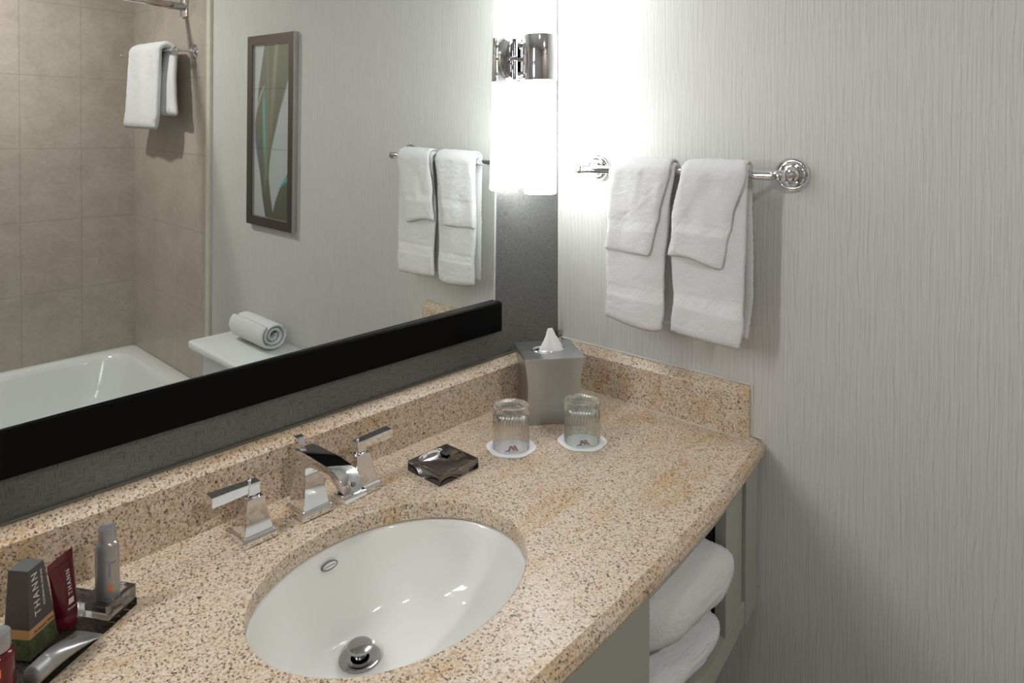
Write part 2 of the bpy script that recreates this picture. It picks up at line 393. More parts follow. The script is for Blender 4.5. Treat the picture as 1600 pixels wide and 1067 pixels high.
for (p, e), lab in zip(DOWNLIGHTS, ('added room fill light in a recessed round ceiling fitting nearest the mirror wall', 'recessed round ceiling light over the bathtub')):
    t = thing('ceiling_downlight', lab, 'ceiling light', (p[0], p[1], ROOM_H))
    obj('trim_ring', lathe([(0.060, -0.001), (0.075, -0.001), (0.078, -0.006), (0.062, -0.009), (0.060, -0.001)], p, n=40, cap=False), M['whitetrim'], t, smooth=True)
    obj('lens', lathe([(0.0, -0.002), (0.058, -0.002), (0.058, -0.005), (0.0, -0.005)], p, n=40, cap=False), M['lampdisc'], t)

# ------------------------------------------------------------------ vanity top
def front_y(x):                                                 # bowed front edge of the worktop
    ks = [(-1.65, -0.530), (-1.30, -0.555), (-1.0, -0.578), (-0.77, -0.588), (-0.60, -0.584), (-0.43, -0.575), (-0.28, -0.563), (-0.20, -0.553), (-0.10, -0.538), (0.0, -0.524)]
    for a, b in zip(ks, ks[1:]):
        if x <= b[0]: return a[1] + (b[1] - a[1]) * (x - a[0]) / (b[0] - a[0])
    return ks[-1][1]
TS = 0.0285
SX, SY, SA, SB = -0.748, -0.319, 0.2, 0.158
def countertop():
    b = bmesh.new(); n = 144
    xs0, xs1 = -1.65, -0.001
    def outer(a, inset):
        # ray from the basin centre to the slab outline
        dx, dy = math.cos(a), math.sin(a); best = 9
        x0, x1, y1 = xs0, xs1, -0.001
        if dx > 1e-9: best = min(best, (x1 - SX) / dx)
        if dx < -1e-9: best = min(best, (x0 - SX) / dx)
        if dy > 1e-9: best = min(best, (y1 - SY) / dy)
        if dy < -1e-9:
            t = 0.2
            for _ in range(60):
                t2 = (front_y(max(xs0, min(xs1, SX + dx * min(t, 3)))) + inset - SY) / dy; t = 0.5 * t + 0.5 * t2
            best = min(best, t)
        return SX + dx * best, SY + dy * best
    angs = sorted([2 * PI * k / n for k in range(n)] + [math.atan2(y - SY, x - SX) % (2 * PI) for x, y in ((xs0, -0.001), (xs1, -0.001), (xs1, front_y(xs1)), (xs0, front_y(xs0)))])
    angs2 = []
    for a in angs:
        if not angs2 or a - angs2[-1] > 1e-4: angs2.append(a)
    rings = []
    def E(s, z): return [(SX + (SA + s) * math.cos(a), SY + (SB + s) * math.sin(a), H + z) for a in [math.atan2(math.sin(q) / SB, math.cos(q) / SA) for q in angs2]]
    for s, z in ((0.004, -0.030), (0.0005, -0.026), (0, -0.004), (0.001, -0.0012), (0.003, 0)): rings.append(E(s, z))
    for inset, z in ((0.010, 0.0), (0.0, -0.010), (-0.002, -0.020), (0.002, -0.030)):
        rings.append([(*outer(a, inset), H + z) for a in angs2])
    R = [[b.verts.new(p) for p in r] for r in rings]; m = len(angs2)
    seq = R + [R[0]]
    for p, q in zip(seq, seq[1:]):
        for k in range(m):
            try: b.faces.new((p[k], p[(k + 1) % m], q[(k + 1) % m], q[k]))
            except ValueError: pass
    return b
ct = obj('vanity_countertop', countertop(), M['granite'], loc=(SX, -0.3, H), smooth=30)
tag(ct, 'speckled beige granite vanity worktop with bowed front edge and oval cutout', 'countertop')
def splash_profile(flip=1):
    return [(0.0005, 0.0005), (TS, 0.0005), (TS, 0.086), (TS * 0.45, 0.0995), (TS * 0.30, 0.1015), (0.0005, 0.1015)]
b = prism([(-p[0], H + p[1]) for p in splash_profile()], -1.65, -0.0005, 0)
sp = tag(obj('backsplash', b, M['granite'], loc=(-0.8, -0.014, H)), 'long granite backsplash strip under the mirror on the grey wall', 'backsplash')
obj('sealant_bead', box(-1.65, -0.001, -0.006, 0, H + 0.1012, H + 0.105, 0.0018), M['oldseal'], sp)
# side splash with chamfered top and end
y0, y1 = -TS - 0.0006, -0.494
secs = []
for (y, dx, dz) in ((y0, 0, 0), (y1 + 0.016, 0, 0), (y1, 0.018, 0.010)):
    pr = [(0.0005, 0.0005), (TS - dx * 0.9, 0.0005), (TS - dx * 0.9, 0.086 - dz * .0), (TS * 0.45 - dx * 0.45, 0.0995 - dz * 0.1), (TS * 0.28 - dx * 0.25, 0.1015 - dz * 0.1), (0.0005, 0.1015 - dz * 0.1)]
    secs.append([(-max(0.0004, p[0]), y, H + p[1]) for p in pr])
ss = tag(obj('side_splash', loft(secs), M['granite'], loc=(-0.014, -0.26, H)), 'short granite side splash on the papered right wall beside the tissue box', 'backsplash')
obj('sealant_bead', join(box(-0.006, 0, y1, -0.004, H + 0.1012, H + 0.1045, 0.0015), box(-0.004, 0, y1 - 0.004, y1 + 0.0005, H + 0.001, H + 0.103, 0.001)), M['sealant'], ss)
obj('counter_seam', join(box(-TS - 0.002, -TS + 0.001, y1, -TS, H + 0.0002, H + 0.0016, 0.0005), box(-0.004, -0.0005, y1 - 0.024, y1, H + 0.0002, H + 0.0012, 0.0004)), M['sealant'], ss)

# ------------------------------------------------------------------ basin
def basin():
    b = bmesh.new(); n = 96; DX, DY = -0.752, -0.238
    prof = [(1.075, -0.0312, 0), (1.03, -0.0312, 0), (1.012, -0.034, 0), (0.995, -0.045, 0.0), (0.975, -0.065, 0.02), (0.94, -0.090, 0.06), (0.875, -0.115, 0.13), (0.77, -0.134, 0.25), (0.62, -0.147, 0.42), (0.45, -0.154, 0.62), (0.28, -0.158, 0.82), (0.145, -0.1605, 1.0)]
    outer = [(0.145, -0.172, 1.0), (0.45, -0.166, 0.62), (0.8, -0.146, 0.25), (0.96, -0.12, 0.08), (1.02, -0.08, 0.0), (1.04, -0.045, 0.0), (1.075, -0.04, 0.0)]
    R = []
    for s, z, f in prof + outer:
        cx = SX + (DX - SX) * f; cy = SY + (DY - SY) * f
        sa, sb = (SA * s, SB * s)
        if s == 0.145: sa = sb = 0.029
        elif s < 0.7:
            k = (0.7 - s) / (0.7 - 0.145); sa = SA * s * (1 - k) + 0.145 * 0 + k * (0.029 * s / 0.145); sb = SB * s * (1 - k) + k * (0.029 * s / 0.145)
        R.append([b.verts.new((cx + sa * math.cos(2 * PI * k / n), cy + sb * math.sin(2 * PI * k / n), H + z)) for k in range(n)])
    for p, q in zip(R, R[1:] + [R[0]]):
        for k in range(n): b.faces.new((p[k], p[(k + 1) % n], q[(k + 1) % n], q[k]))
    return b
sink = thing('undermount_sink', 'oval white porcelain sink set under the granite worktop', 'sink', (SX, SY, H - 0.17))
bs = obj('basin', basin(), M['porcelain'], sink, smooth='all')
dc = (-0.752, -0.238, H - 0.1605)
dr = obj('drain_flange', lathe([(0.0135, -0.012), (0.0135, 0.001), (0.019, 0.0022), (0.027, 0.0030), (0.0295, 0.0016), (0.0295, -0.001), (0.028, -0.012)], dc, n=48, cap=False), M['darkchrome'], sink, smooth=40)
obj('drain_throat', lathe([(0.0, -0.010), (0.0134, -0.010), (0.0134, -0.0095), (0, -0.0095)], dc, n=32, cap=False), M['dark'], sink)
obj('stopper', lathe([(0, -0.008), (0.0095, -0.008), (0.0095, 0.012), (0.0165, 0.0135), (0.0185, 0.016), (0.0175, 0.0195), (0.012, 0.0215), (0, 0.022)], dc, n=40, cap=False), M['darkchrome'], dr, smooth=40)
# oval overflow badge on the rear slope of the basin
bc = Vector((-0.757, -0.1745, H - 0.052)); bn = Vector((0.0, -0.93, 0.36)).normalized(); bx = Vector((1, 0, 0)); by = bn.cross(bx).normalized()
# push the badge onto the real surface
yy = SY + SB * 0.985; bc.y = yy - 0.0045
def oval(a, c, z, n=40): return [bc + bx * (a * math.cos(2 * PI * k / n)) + by * (c * math.sin(2 * PI * k / n)) + bn * z for k in range(n)]
badge = obj('maker_badge', loft([oval(0.0135, 0.0060, -0.004), oval(0.0135, 0.0060, 0.0008), oval(0.0120, 0.0048, 0.0008), oval(0.0118, 0.0046, 0.0003)]), M['greyink'], bs, smooth=30)
obj('badge_field', loft([oval(0.0112, 0.0040, 0.0003), oval(0.0112, 0.0040, 0.0009)]), M['porcelain'], badge)
text('American Standard', 0.0027, bc + bn * 0.0011 - bx * 0.0098 - by * 0.0009, bx, by, M['darkink'], badge, spacing=0.92)

# ------------------------------------------------------------------ faucet
fc = thing('widespread_faucet', 'chrome widespread faucet with square tapered bases behind the sink', 'faucet', (SX, -0.094, H))
def sqring(cx, cy, h, z, r=0.0): return [(cx - h, cy - h, H + z), (cx + h, cy - h, H + z), (cx + h, cy + h, H + z), (cx - h, cy + h, H + z)]
def pyramid(cx, cy, ztop, htop, hb=0.0265):
    b = loft([sqring(cx, cy, hb, 0.0008), sqring(cx, cy, hb, 0.0085), sqring(cx, cy, hb * 0.95, 0.0125), sqring(cx, cy, hb * 0.84, 0.0145), sqring(cx, cy, htop, ztop)])
    bmesh.ops.bevel(b, geom=b.edges[:], offset=0.0007, segments=2, profile=0.5, affect='EDGES'); return b
for sx, cx in ((-1, -0.843), (1, -0.653)):
    hb = obj('handle_base', pyramid(cx, -0.094, 0.0625, 0.0132), M['chrome'], fc)
    obj('handle_collar', lathe([(0.0122, 0.0625), (0.0122, 0.0645), (0.0090, 0.066), (0.0090, 0.069), (0.0, 0.069)], (cx, -0.094, H), n=32, cap=False), M['chrome'], hb, smooth=40)
    # lever: wide flat blade widening outward, hub block at the pivot
    hub = loft([[(cx + dx * 0.0095, -0.094 + dy * 0.0105, H + 0.0670) for dx, dy in ((-1, -1), (1, -1), (1, 1), (-1, 1))], [(cx + dx * 0.0085, -0.094 + dy * 0.009, H + 0.0830) for dx, dy in ((-1, -1), (1, -1), (1, 1), (-1, 1))]])
    secs = []
    for d, hw, zl, zh in ((-0.0095, 0.0085, 0.0705, 0.0830), (0.012, 0.0088, 0.0705, 0.0840), (0.035, 0.0094, 0.0700, 0.0848), (0.063, 0.0102, 0.0700, 0.0855)):
        x = cx + sx * d
        secs.append([(x, -0.094 - hw, H + zl), (x, -0.094 + hw, H + zl), (x, -0.094 + hw, H + zh), (x, -0.094 - hw, H + zh)])
    lv = loft(secs, bm=hub); bmesh.ops.bevel(lv, geom=lv.edges[:], offset=0.0008, segments=2, profile=0.5, affect='EDGES')
    l = obj('lever', lv, M['chrome'], hb)
    obj('lever_screw', lathe([(0.003, 0.083), (0.003, 0.0868), (0.0018, 0.0878), (0, 0.0878)], (cx - 0.004, -0.094, H), n=16, cap=False), M['chrome'], l, smooth=40)
sb_ = obj('spout_base', pyramid(SX, -0.094, 0.066, 0.0150, 0.0265), M['chrome'], fc)
# spout: a flat-topped arm running forward and curling down at its tip, with an arched underside
top = [(-0.0795, 0.0995), (-0.100, 0.1020), (-0.130, 0.1030), (-0.160, 0.1028), (-0.185, 0.1020), (-0.197, 0.1000), (-0.206, 0.0958), (-0.2125, 0.0895), (-0.2160, 0.0810), (-0.2175, 0.0740)]
bot = [(-0.1095, 0.0700), (-0.1115, 0.0790), (-0.1250, 0.0855), (-0.1450, 0.0885), (-0.1650, 0.0870), (-0.1750, 0.0855), (-0.1850, 0.0835), (-0.1940, 0.0810), (-0.1990, 0.0780), (-0.2010, 0.0740)]
hw = 0.0160
secs = [[(SX - hw, t[0], H + t[1]), (SX + hw, t[0], H + t[1]), (SX + hw, q[0], H + q[1]), (SX - hw, q[0], H + q[1])] for t, q in zip(top, bot)]
s_ = loft(secs)
bmesh.ops.bevel(s_, geom=[e for e in s_.edges if abs(e.verts[0].co.x - e.verts[1].co.x) < 1e-6], offset=0.0010, segments=2, profile=0.5, affect='EDGES')
spo = obj('spout', s_, M['chrome'], fc, smooth=30)
obj('spout_neck', loft([[(SX - 0.0148, -0.1090, H + 0.0664), (SX + 0.0148, -0.1090, H + 0.0664), (SX + 0.0148, -0.0795, H + 0.0664), (SX - 0.0148, -0.0795, H + 0.0664)], [(SX - 0.0158, -0.1105, H + 0.0960), (SX + 0.0158, -0.1105, H + 0.0960), (SX + 0.0158, -0.0785, H + 0.0993), (SX - 0.0158, -0.0785, H + 0.0993)]]), M['chrome'], spo)
obj('spout_lip', box(SX - 0.0195, SX + 0.0195, -0.2245, -0.1965, H + 0.0655, H + 0.0745, 0.0015), M['chrome'], spo, smooth=40)
obj('aerator', lathe([(0.0, 0.0605), (0.0085, 0.0605), (0.0090, 0.0655)], (SX, -0.209, H), n=24), M['porcelain'], spo)
obj('index_button', lathe([(0.0034, 0.0), (0.0034, 0.0012), (0.0, 0.0022)], (SX + 0.002, -0.2155, H + 0.0845), (0, -1, 0.35), n=20), M['darkchrome'], spo, smooth=40)
rd = obj('lift_rod', lathe([(0.0024, 0.065), (0.0024, 0.099), (0.0045, 0.102)], (SX, -0.066, H), n=16), M['chrome'], fc, smooth=40)
obj('lift_knob', box(SX - 0.0065, SX + 0.0065, -0.0725, -0.0595, H + 0.102, H + 0.113, 0.001), M['chrome'], rd)

# ------------------------------------------------------------------ soap dish (smoked acrylic)
def acrylic_dish(cx, cy, hx, hy, z0, z1, depth, n=18):
    b = bmesh.new(); T = []
    def tz(u, v):
        r = max(abs(u), abs(v)); m = 0.90
        if r > m: return z1
        return z1 - depth * (1 - (u / m) ** 2) * (1 - (v / m) ** 2) ** 0.6
    for i in range(n + 1):
        row = []
        for j in range(n + 1):
            u, v = -1 + 2 * i / n, -1 + 2 * j / n; row.append(b.verts.new((cx + hx * u, cy + hy * v, tz(u, v))))
        T.append(row)
    for i in range(n):
        for j in range(n): b.faces.new((T[i][j], T[i + 1][j], T[i + 1][j + 1], T[i][j + 1]))
    lo = [b.verts.new((cx + hx * u, cy + hy * v, z0)) for u, v in ((-1, -1), (1, -1), (1, 1), (-1, 1))]
    b.faces.new(lo[::-1])
    b.faces.new([lo[0], lo[1]] + [T[i][0] for i in range(n, -1, -1)]); b.faces.new([lo[1], lo[2]] + [T[n][j] for j in range(n, -1, -1)])
    b.faces.new([lo[2], lo[3]] + [T[i][n] for i in range(0, n + 1)]); b.faces.new([lo[3], lo[0]] + [T[0][j] for j in range(0, n + 1)])
    return b
tag(obj('soap_dish', acrylic_dish(-0.512, -0.148, 0.046, 0.043, H + 0.0008, H + 0.0185, 0.0125), M['smoke'], loc=(-0.512, -0.148, H), smooth=25),
    'square smoked acrylic soap dish with hollow top beside the faucet', 'soap dish')

# ------------------------------------------------------------------ glasses on paper coasters
M_LOGO = [[(-0.0105, -0.0045), (-0.0065, -0.0045), (-0.0005, 0.0055), (-0.0042, 0.0055)], [(-0.0042, 0.0055), (-0.0008, 0.0055), (0.0034, -0.0035), (0.0012, -0.0045)],
          [(0.0012, -0.0045), (0.0034, -0.0035), (0.0062, 0.0055), (0.0026, 0.0055)], [(0.0026, 0.0055), (0.0062, 0.0055), (0.0105, -0.0045), (0.0070, -0.0045)],
          [(-0.0150, -0.0030), (-0.0148, -0.0052), (-0.0105, -0.0045), (-0.0065, -0.0045), (-0.0095, -0.0015)]]
def coaster(cx, cy, ang, lab):
    b = bmesh.new(); n = 60; zt = H + 0.0018
    def ring(s, z):
        out = []
        for k in range(n):
            a = 2 * PI * k / n; r = s * (0.0475 + 0.0013 * math.cos(6 * a)); out.append((cx + r * math.cos(a + ang), cy + r * math.sin(a + ang), z))
        return out
    loft([ring(0.99, H + 0.0006), ring(1.0, H + 0.0012), ring(0.99, zt), ring(0.80, zt), ring(0.79, zt - 0.0003)], bm=b)
    t = obj('paper_coaster', b, M['paper'], loc=(cx, cy, H)); tag(t, lab, 'coaster', 'paper coasters under the tumblers')
    d = math.atan2(-0.681, -0.7325) ; X = (math.cos(ang - 0.72), math.sin(ang - 0.72), 0); Y = (-X[1], X[0], 0)
    o = Vector((cx, cy, zt + 0.00005)) + Vector(X) * 0.002 - Vector(Y) * 0.003
    flat([[(x * 1.0, y * 1.0) for x, y in pl] for pl in M_LOGO], o, X, Y, M['redink'], t, 'logo', 0.00015)
    text('Marriott', 0.0062, o + Vector(X) * -0.0085 - Vector(Y) * 0.0115, X, Y, M['greyink'], t, spacing=1.15)
    return t
def tumbler():
    n = 144; b = bmesh.new(); Rb, Rt, h, flt = 0.0362, 0.0332, 0.0815, 36
    def outer_r(z): return Rb + (Rt - Rb) * (z / h)
    prof = []
    for z, dr, fl in ((0.0, -0.0008, 0), (0.001, 0, 0), (0.015, 0, 0), (0.036, 0, 0), (0.044, 0, 0.3), (0.050, 0, 0.8), (0.058, 0, 1), (0.066, 0, 1), (0.0705, 0.0002, 1.2), (0.0745, 0.0006, 1.6), (0.0785, 0.0004, 1.9), (0.0808, -0.0012, 1.7), (0.0815, -0.004, 1.2), (0.0808, -0.0075, 0.6), (0.0785, -0.0105, 0.2), (0.0770, -0.018, 0), (0.0765, -0.034, 0)):
        prof.append((max(0, outer_r(z) + dr), z, fl))
    inner = [(0.0, 0.0655, 0), (0.012, 0.0655, 0), (0.022, 0.0645, 0), (0.0275, 0.061, 0), (0.0300, 0.052, 0), (0.0315, 0.036, 0), (0.0326, 0.015, 0), (0.0336, 0.001, 0), (0.0340, 0.0, 0)]
    rings = []
    for r, z, fl in prof + inner:
        if r < 1e-4: rings.append([b.verts.new((0, 0, H + 0.002 + z))]); continue
        rings.append([b.verts.new(((r + 0.00085 * fl * math.cos(flt * 2 * PI * k / n)) * math.cos(2 * PI * k / n), (r + 0.00085 * fl * math.cos(flt * 2 * PI * k / n)) * math.sin(2 * PI * k / n), H + 0.002 + z)) for k in range(n)])
    for p, q in zip(rings, rings[1:] + [rings[0]]):
        for k in range(n):
            k2 = (k + 1) % n
            if len(p) == 1 and len(q) == 1: break
            if len(p) == 1: b.faces.new((p[0], q[k], q[k2]))
            elif len(q) == 1: b.faces.new((p[k], p[k2], q[0]))
            else: b.faces.new((p[k], p[k2], q[k2], q[k]))
    return b
C1, C2 = (-0.364, -0.177), (-0.251, -0.262)
coaster(*C1, 0.10, 'white paper coaster with red logo under the tumbler nearer the sink')
coaster(*C2, 0.16, 'white paper coaster with red logo under the tumbler nearer the right wall')
g1 = obj('glass_tumbler', tumbler(), M['glass'], loc=(0, 0, H + 0.002), smooth=50)
g1.location = (*C1, H + 0.002)
tag(g1, 'upturned fluted glass tumbler nearer the sink, in front of the tissue box left side', 'glass', 'upturned tumblers on coasters')
g2 = g1.copy(); COL.objects.link(g2); g2.material_slots[0].link = 'OBJECT'; g2.material_slots[0].material = M['greenglass']; g2.location = (*C2, H + 0.002)
tag(g2, 'upturned fluted glass tumbler with green tint nearer the right wall', 'glass', 'upturned tumblers on coasters')

# ------------------------------------------------------------------ tissue box cover and tissue
def tissue_cover():
    cx, cy, ang = -0.190, -0.125, math.radians(-37.5); h = 0.139; b = bmesh.new()
    e1 = Vector((math.cos(ang), math.sin(ang), 0)); e2 = Vector((-e1.y, e1.x, 0)); c = Vector((cx, cy, H))
    def ring(s, z, n=16):
        pts = []
        for a, d in (((-1, -1), (1, 0)), ((1, -1), (0, 1)), ((1, 1), (-1, 0)), ((-1, 1), (0, -1))):
            for k in range(n):
                f = k / n * 2; pts.append(c + e1 * (s * (a[0] + d[0] * f)) + e2 * (s * (a[1] + d[1] * f)) + Vector((0, 0, z)))
        return pts
    def ov(a_, b_, z, n=64):
        ref = ring(1.0, 0); pts = []
        for p in ref:
            q = p - c; t = math.atan2(q.dot(e2) / b_ * 1.0, q.dot(e1) / a_ * 1.0) if False else math.atan2(q.dot(e2), q.dot(e1))
            pts.append(c + e1 * (a_ * math.cos(t)) + e2 * (b_ * math.sin(t)) + Vector((0, 0, z)))
        return pts
    secs = [ring(0.0565, 0.0008)]
    for i in range(13):
        f = i / 12; secs.append(ring(0.0575 - 0.0025 * math.sin(min(1, f * 1.4) * PI * 0.5) + 0.0100 * max(0, f - 0.45) ** 2 / 0.3025, 0.001 + (h - 0.003) * f))
    secs += [ring(0.0648, h - 0.0008), ring(0.0640, h), ov(0.0385, 0.0205, h), ov(0.0365, 0.0190, h + 0.0010), ov(0.0345, 0.0170, h + 0.0004), ov(0.0335, 0.0162, h - 0.008), ring(0.050, h - 0.009), ring(0.050, 0.003)]
    loft(secs, bm=b)
    return b, c, e1, e2, h
b, tc, te1, te2, th_ = tissue_cover()
tb = thing('tissue_box_cover', 'square brushed metal tissue box cover in the corner of the worktop', 'tissue box', tuple(tc))
obj('cover_body', b, M['nickel'], tb, smooth=30)
obj('rim', (lambda: loft([[tc + te1 * ((0.0345 + dr) * math.cos(2 * PI * k / 64)) + te2 * ((0.0170 + dr) * math.sin(2 * PI * k / 64)) + Vector((0, 0, th_ + dz)) for k in range(64)] for dr, dz in ((0.0045, 0.0002), (0.004, 0.0018), (0.0015, 0.0024), (-0.0005, 0.0012), (-0.001, -0.004))], cap=False))(), M['chrome'], tb, smooth='all')
obj('inner_well', loft([[tc + te1 * (a * math.cos(2 * PI * k / 32)) + te2 * (b2 * math.sin(2 * PI * k / 32)) + Vector((0, 0, z)) for k in range(32)] for a, b2, z in ((0.030, 0.0145, th_ - 0.040), (0.033, 0.0158, th_ - 0.002), (0.034, 0.0166, th_ - 0.002), (0.034, 0.0166, th_ - 0.042))]), M['dark'], tb)
# tissue: folded paper cone standing out of the slot
grid = []
for i in range(15):
    f = i / 14; row = []
    hwid = 0.0275 * (1 - f) + 0.0032
    for j in range(13):
        u = -1 + 2 * j / 12
        bend = 0.0035 * (1 - f) * (math.cos(u * PI * 0.5)) - 0.004 * math.sin(u * 6 + f * 3) * (1 - f) * 0.4
        row.append(tc + te1 * (hwid * u + 0.004 + 0.001 * f) + te2 * (-0.003 - bend) + Vector((0, 0, th_ - 0.012 + 0.058 * f)))
    grid.append(row)
tg = thick_sheet(grid, 0.0016, 0.0001, 3)
grid2 = [[p + te2 * (0.008 * (1 - i / 14)) + te1 * 0.004 * math.sin(i * 0.3) for p in r] for i, r in enumerate(grid)]
tag(obj('tissue', join(tg, thick_sheet(grid2, 0.0014, 0.0001, 4)), M['tissue'], loc=tuple(tc + Vector((0, 0, th_))), smooth='all'), 'white paper tissue standing out of the metal tissue box', 'tissue')
tag(obj('corner_clip', box(-0.012, -0.0032, -0.012, -0.0032, H + 0.108, H + 0.121, 0.0015), M['silverdark'], loc=(-0.007, -0.007, H + 0.108), smooth=30), 'tiny grey metal clip in the wall corner behind the tissue box', 'clip')

# ------------------------------------------------------------------ amenity tray and toiletries
TO = Vector((-1.013, -0.130, H)); TU = Vector((-0.858, -0.513, 0)).normalized(); TV = Vector((-TU.y, TU.x, 0)); TV = -TV if TV.y < 0 else TV
def tp(u, v, z): return TO + TU * u + TV * v + Vector((0, 0, z))
tray = thing('amenity_tray', 'long smoked acrylic tray holding toiletries at the left end of the worktop', 'tray', tuple(TO))
b = loft([[tp(u, v, z) for u, v in ((0, 0), (0.215, 0), (0.215, 0.092), (0, 0.092))] for z in (0.0008, 0.0105)])
bmesh.ops.bevel(b, geom=b.edges[:], offset=0.0008, segments=2, profile=0.5, affect='EDGES')
obj('tray_slab', b, M['smoke'], tray)
def frame_block(u0, u1, v0, v1, z0, z1, wv, zi):
    o = [(u0, v0), (u1, v0), (u1, v1), (u0, v1)]; i_ = [(u0 + wv, v0 + wv), (u1 - wv, v0 + wv), (u1 - wv, v1 - wv), (u0 + wv, v1 - wv)]
    return loft([[tp(u, v, z0) for u, v in o], [tp(u, v, z1) for u, v in o], [tp(u, v, z1) for u, v in i_], [tp(u, v, zi) for u, v in i_]])
b = frame_block(0.001, 0.0455, 0.001, 0.0445, 0.0108, 0.0285, 0.0065, 0.0165); bmesh.ops.bevel(b, geom=b.edges[:], offset=0.0006, segments=2, profile=0.5, affect='EDGES')
obj('raised_block', b, M['clearacry'], tray)
# silver bottle
BP = tp(0.024, 0.0215, 0.0168)
sbo = thing('silver_bottle', 'slim silver pump bottle standing on the raised acrylic block', 'bottle', tuple(BP))
def ellr(c, a, b_, z, dx=(1, 0, 0), n=40):
    X = Vector(dx).normalized(); Y = Vector((-X.y, X.x, 0)); return [Vector(c) + X * a * math.cos(2 * PI * k / n) + Y * b_ * math.sin(2 * PI * k / n) + Vector((0, 0, z)) for k in range(n)]
BX = Vector((0.7325, -0.681, 0))                        # label faces the room
obj('bottle_body', loft([ellr(BP, 0.0125, 0.0085, 0, BX), ellr(BP, 0.0142, 0.0102, 0.0015, BX), ellr(BP, 0.0142, 0.0102, 0.060, BX), ellr(BP, 0.0138, 0.0102, 0.070, BX), ellr(BP, 0.0125, 0.0098, 0.0745, BX), ellr(BP, 0.0098, 0.0090, 0.0770, BX), ellr(BP, 0.0092, 0.0088, 0.0775, BX)]), M['silver'], sbo, smooth=40)
obj('cap', loft([ellr(BP, 0.0096, 0.0092, 0.0776, BX), ellr(BP, 0.0097, 0.0093, 0.0785, BX), [p + Vector((0, 0, (p - BP).dot(BX) * -0.05)) for p in ellr(BP, 0.0095, 0.0091, 0.094, BX)], [p for p in ellr(BP, 0.0085, 0.0081, 0.0965, BX)], ellr(BP, 0.006, 0.0056, 0.0955, BX)]), M['silverdark'], sbo, smooth=40)
def wrap(c, a, b_, zc, ph0):
    def f(x, y, z):
        ph = ph0 + x / a; X = BX; Y = Vector((0.681, 0.7325, 0)) * -1
        return Vector(c) + X * ((a + 0.0002 + z) * math.sin(ph)) + Y * ((b_ + 0.0003 + z) * math.cos(ph)) + Vector((0, 0, zc + y))
    return f
text('T', 0.027, BP, BX, (0, 0, 1), M['greyink'], sbo, 'emblem', mapf=wrap(BP, 0.0142, 0.0102, 0.037, -0.05), ext=0.00005)
text('THANN', 0.0048, BP, BX, (0, 0, 1), M['darkink'], sbo, mapf=wrap(BP, 0.0142, 0.0102, 0.008, 0.10), spacing=1.3, ext=0.00005)
b = bmesh.new(); wf = wrap(BP, 0.0142, 0.0102, 0.020, 0.62)
vs = [b.verts.new(wf(x * 0.0004, y * 0.75, 0.0001)) for x, y in [(q, 0) for q in range(-6, 7, 3)] + [(q, 0.009) for q in range(6, -7, -3)]]; b.faces.new(vs)
obj('orange_mark', b, M['orange'], sbo)
# tapered carton
CB = Vector((-1.133, -0.160, H + 0.0112)); D1 = Vector((0.80, 0.60, 0)).normalized(); D2 = Vector((-0.60, 0.80, 0)).normalized()
def cq(f):                                               # footprint of the carton at height fraction f
    w1 = 0.041 - 0.019 * f; w2 = 0.034 - 0.010 * f; o = D1 * 0.0 + D2 * 0.001 * f
    z = Vector((0, 0, 0.101 * f)); c = CB + o + z
    return [c, c + D1 * w1, c + D1 * w1 + D2 * w2, c + D2 * w2]
cart = thing('soap_carton', 'tapered charcoal soap carton with tan and green bands on the tray', 'carton', tuple(CB))
obj('carton_body', loft([cq(0.34), cq(1.0)]), M['carton'], cart)
obj('green_band', loft([cq(0.0), cq(0.235)]), M['green'], cart)
tanb = obj('tan_band', loft([cq(0.235), cq(0.34)]), M['tan'], cart)
c1 = cq(1.0); up = Vector((0, 0, 0.0006))
obj('carton_lid', loft([[p for p in c1], [p + up for p in c1]]), M['cartontop'], cart)
fn = D1.cross(Vector((0, 0, 1))).normalized(); fn = fn if fn.dot(Vector((0.6, -0.8, 0))) > 0 else -fn
sl = ((cq(1.0)[1] - cq(0.0)[1])); ydir = Vector((0, 0, 1)); face_up = (((cq(1)[0] + cq(1)[1]) - (cq(0)[0] + cq(0)[1])) * 0.5).normalized()
def onface(u, f): q = cq(f); return q[0] + (q[1] - q[0]) * u
text('THANN', 0.0120, onface(0.50, 0.44) + fn * 0.0004, face_up, -D1, M['whiteink'], cart, spacing=1.35)
text('RICE BRAN OIL SOAP BAR', 0.0036, onface(0.72, 0.50) + fn * 0.0004, face_up, -D1, M['whiteink'], cart, spacing=1.05)
text('Aromatic Wood', 0.0046, onface(0.18, 0.265) + fn * 0.0004, D1, face_up, M['darkink'], tanb, spacing=1.0)
# maroon tube standing on its cap behind the carton
TB = Vector((-1.089, -0.121, H + 0.0112)); TX = Vector((0.87, 0.48, 0)).normalized(); TY = Vector((-TX.y, TX.x, 0))
def tr(a, b_, z, sh=0.0, n=32, tilt=0.0):
    return [TB + TX * (a * math.cos(2 * PI * k / n) + sh) + TY * (b_ * math.sin(2 * PI * k / n)) + Vector((0, 0, z + tilt * a * math.cos(2 * PI * k / n))) for k in range(n)]
mt_ = thing('maroon_tube', 'glossy maroon squeeze tube standing behind the charcoal carton', 'tube', tuple(TB))
obj('tube_cap', loft([tr(0.0120, 0.0120, 0), tr(0.0124, 0.0124, 0.001), tr(0.0122, 0.0122, 0.014), tr(0.0115, 0.0115, 0.015)]), M['maroon'], mt_, smooth=40)
obj('tube_body', loft([tr(0.0126, 0.0122, 0.0152), tr(0.0132, 0.0118, 0.021, -0.0005), tr(0.0146, 0.0095, 0.040, -0.002), tr(0.0158, 0.0055, 0.062, -0.004), tr(0.0168, 0.0018, 0.077, -0.006)]), M['maroon'], mt_, smooth=40)
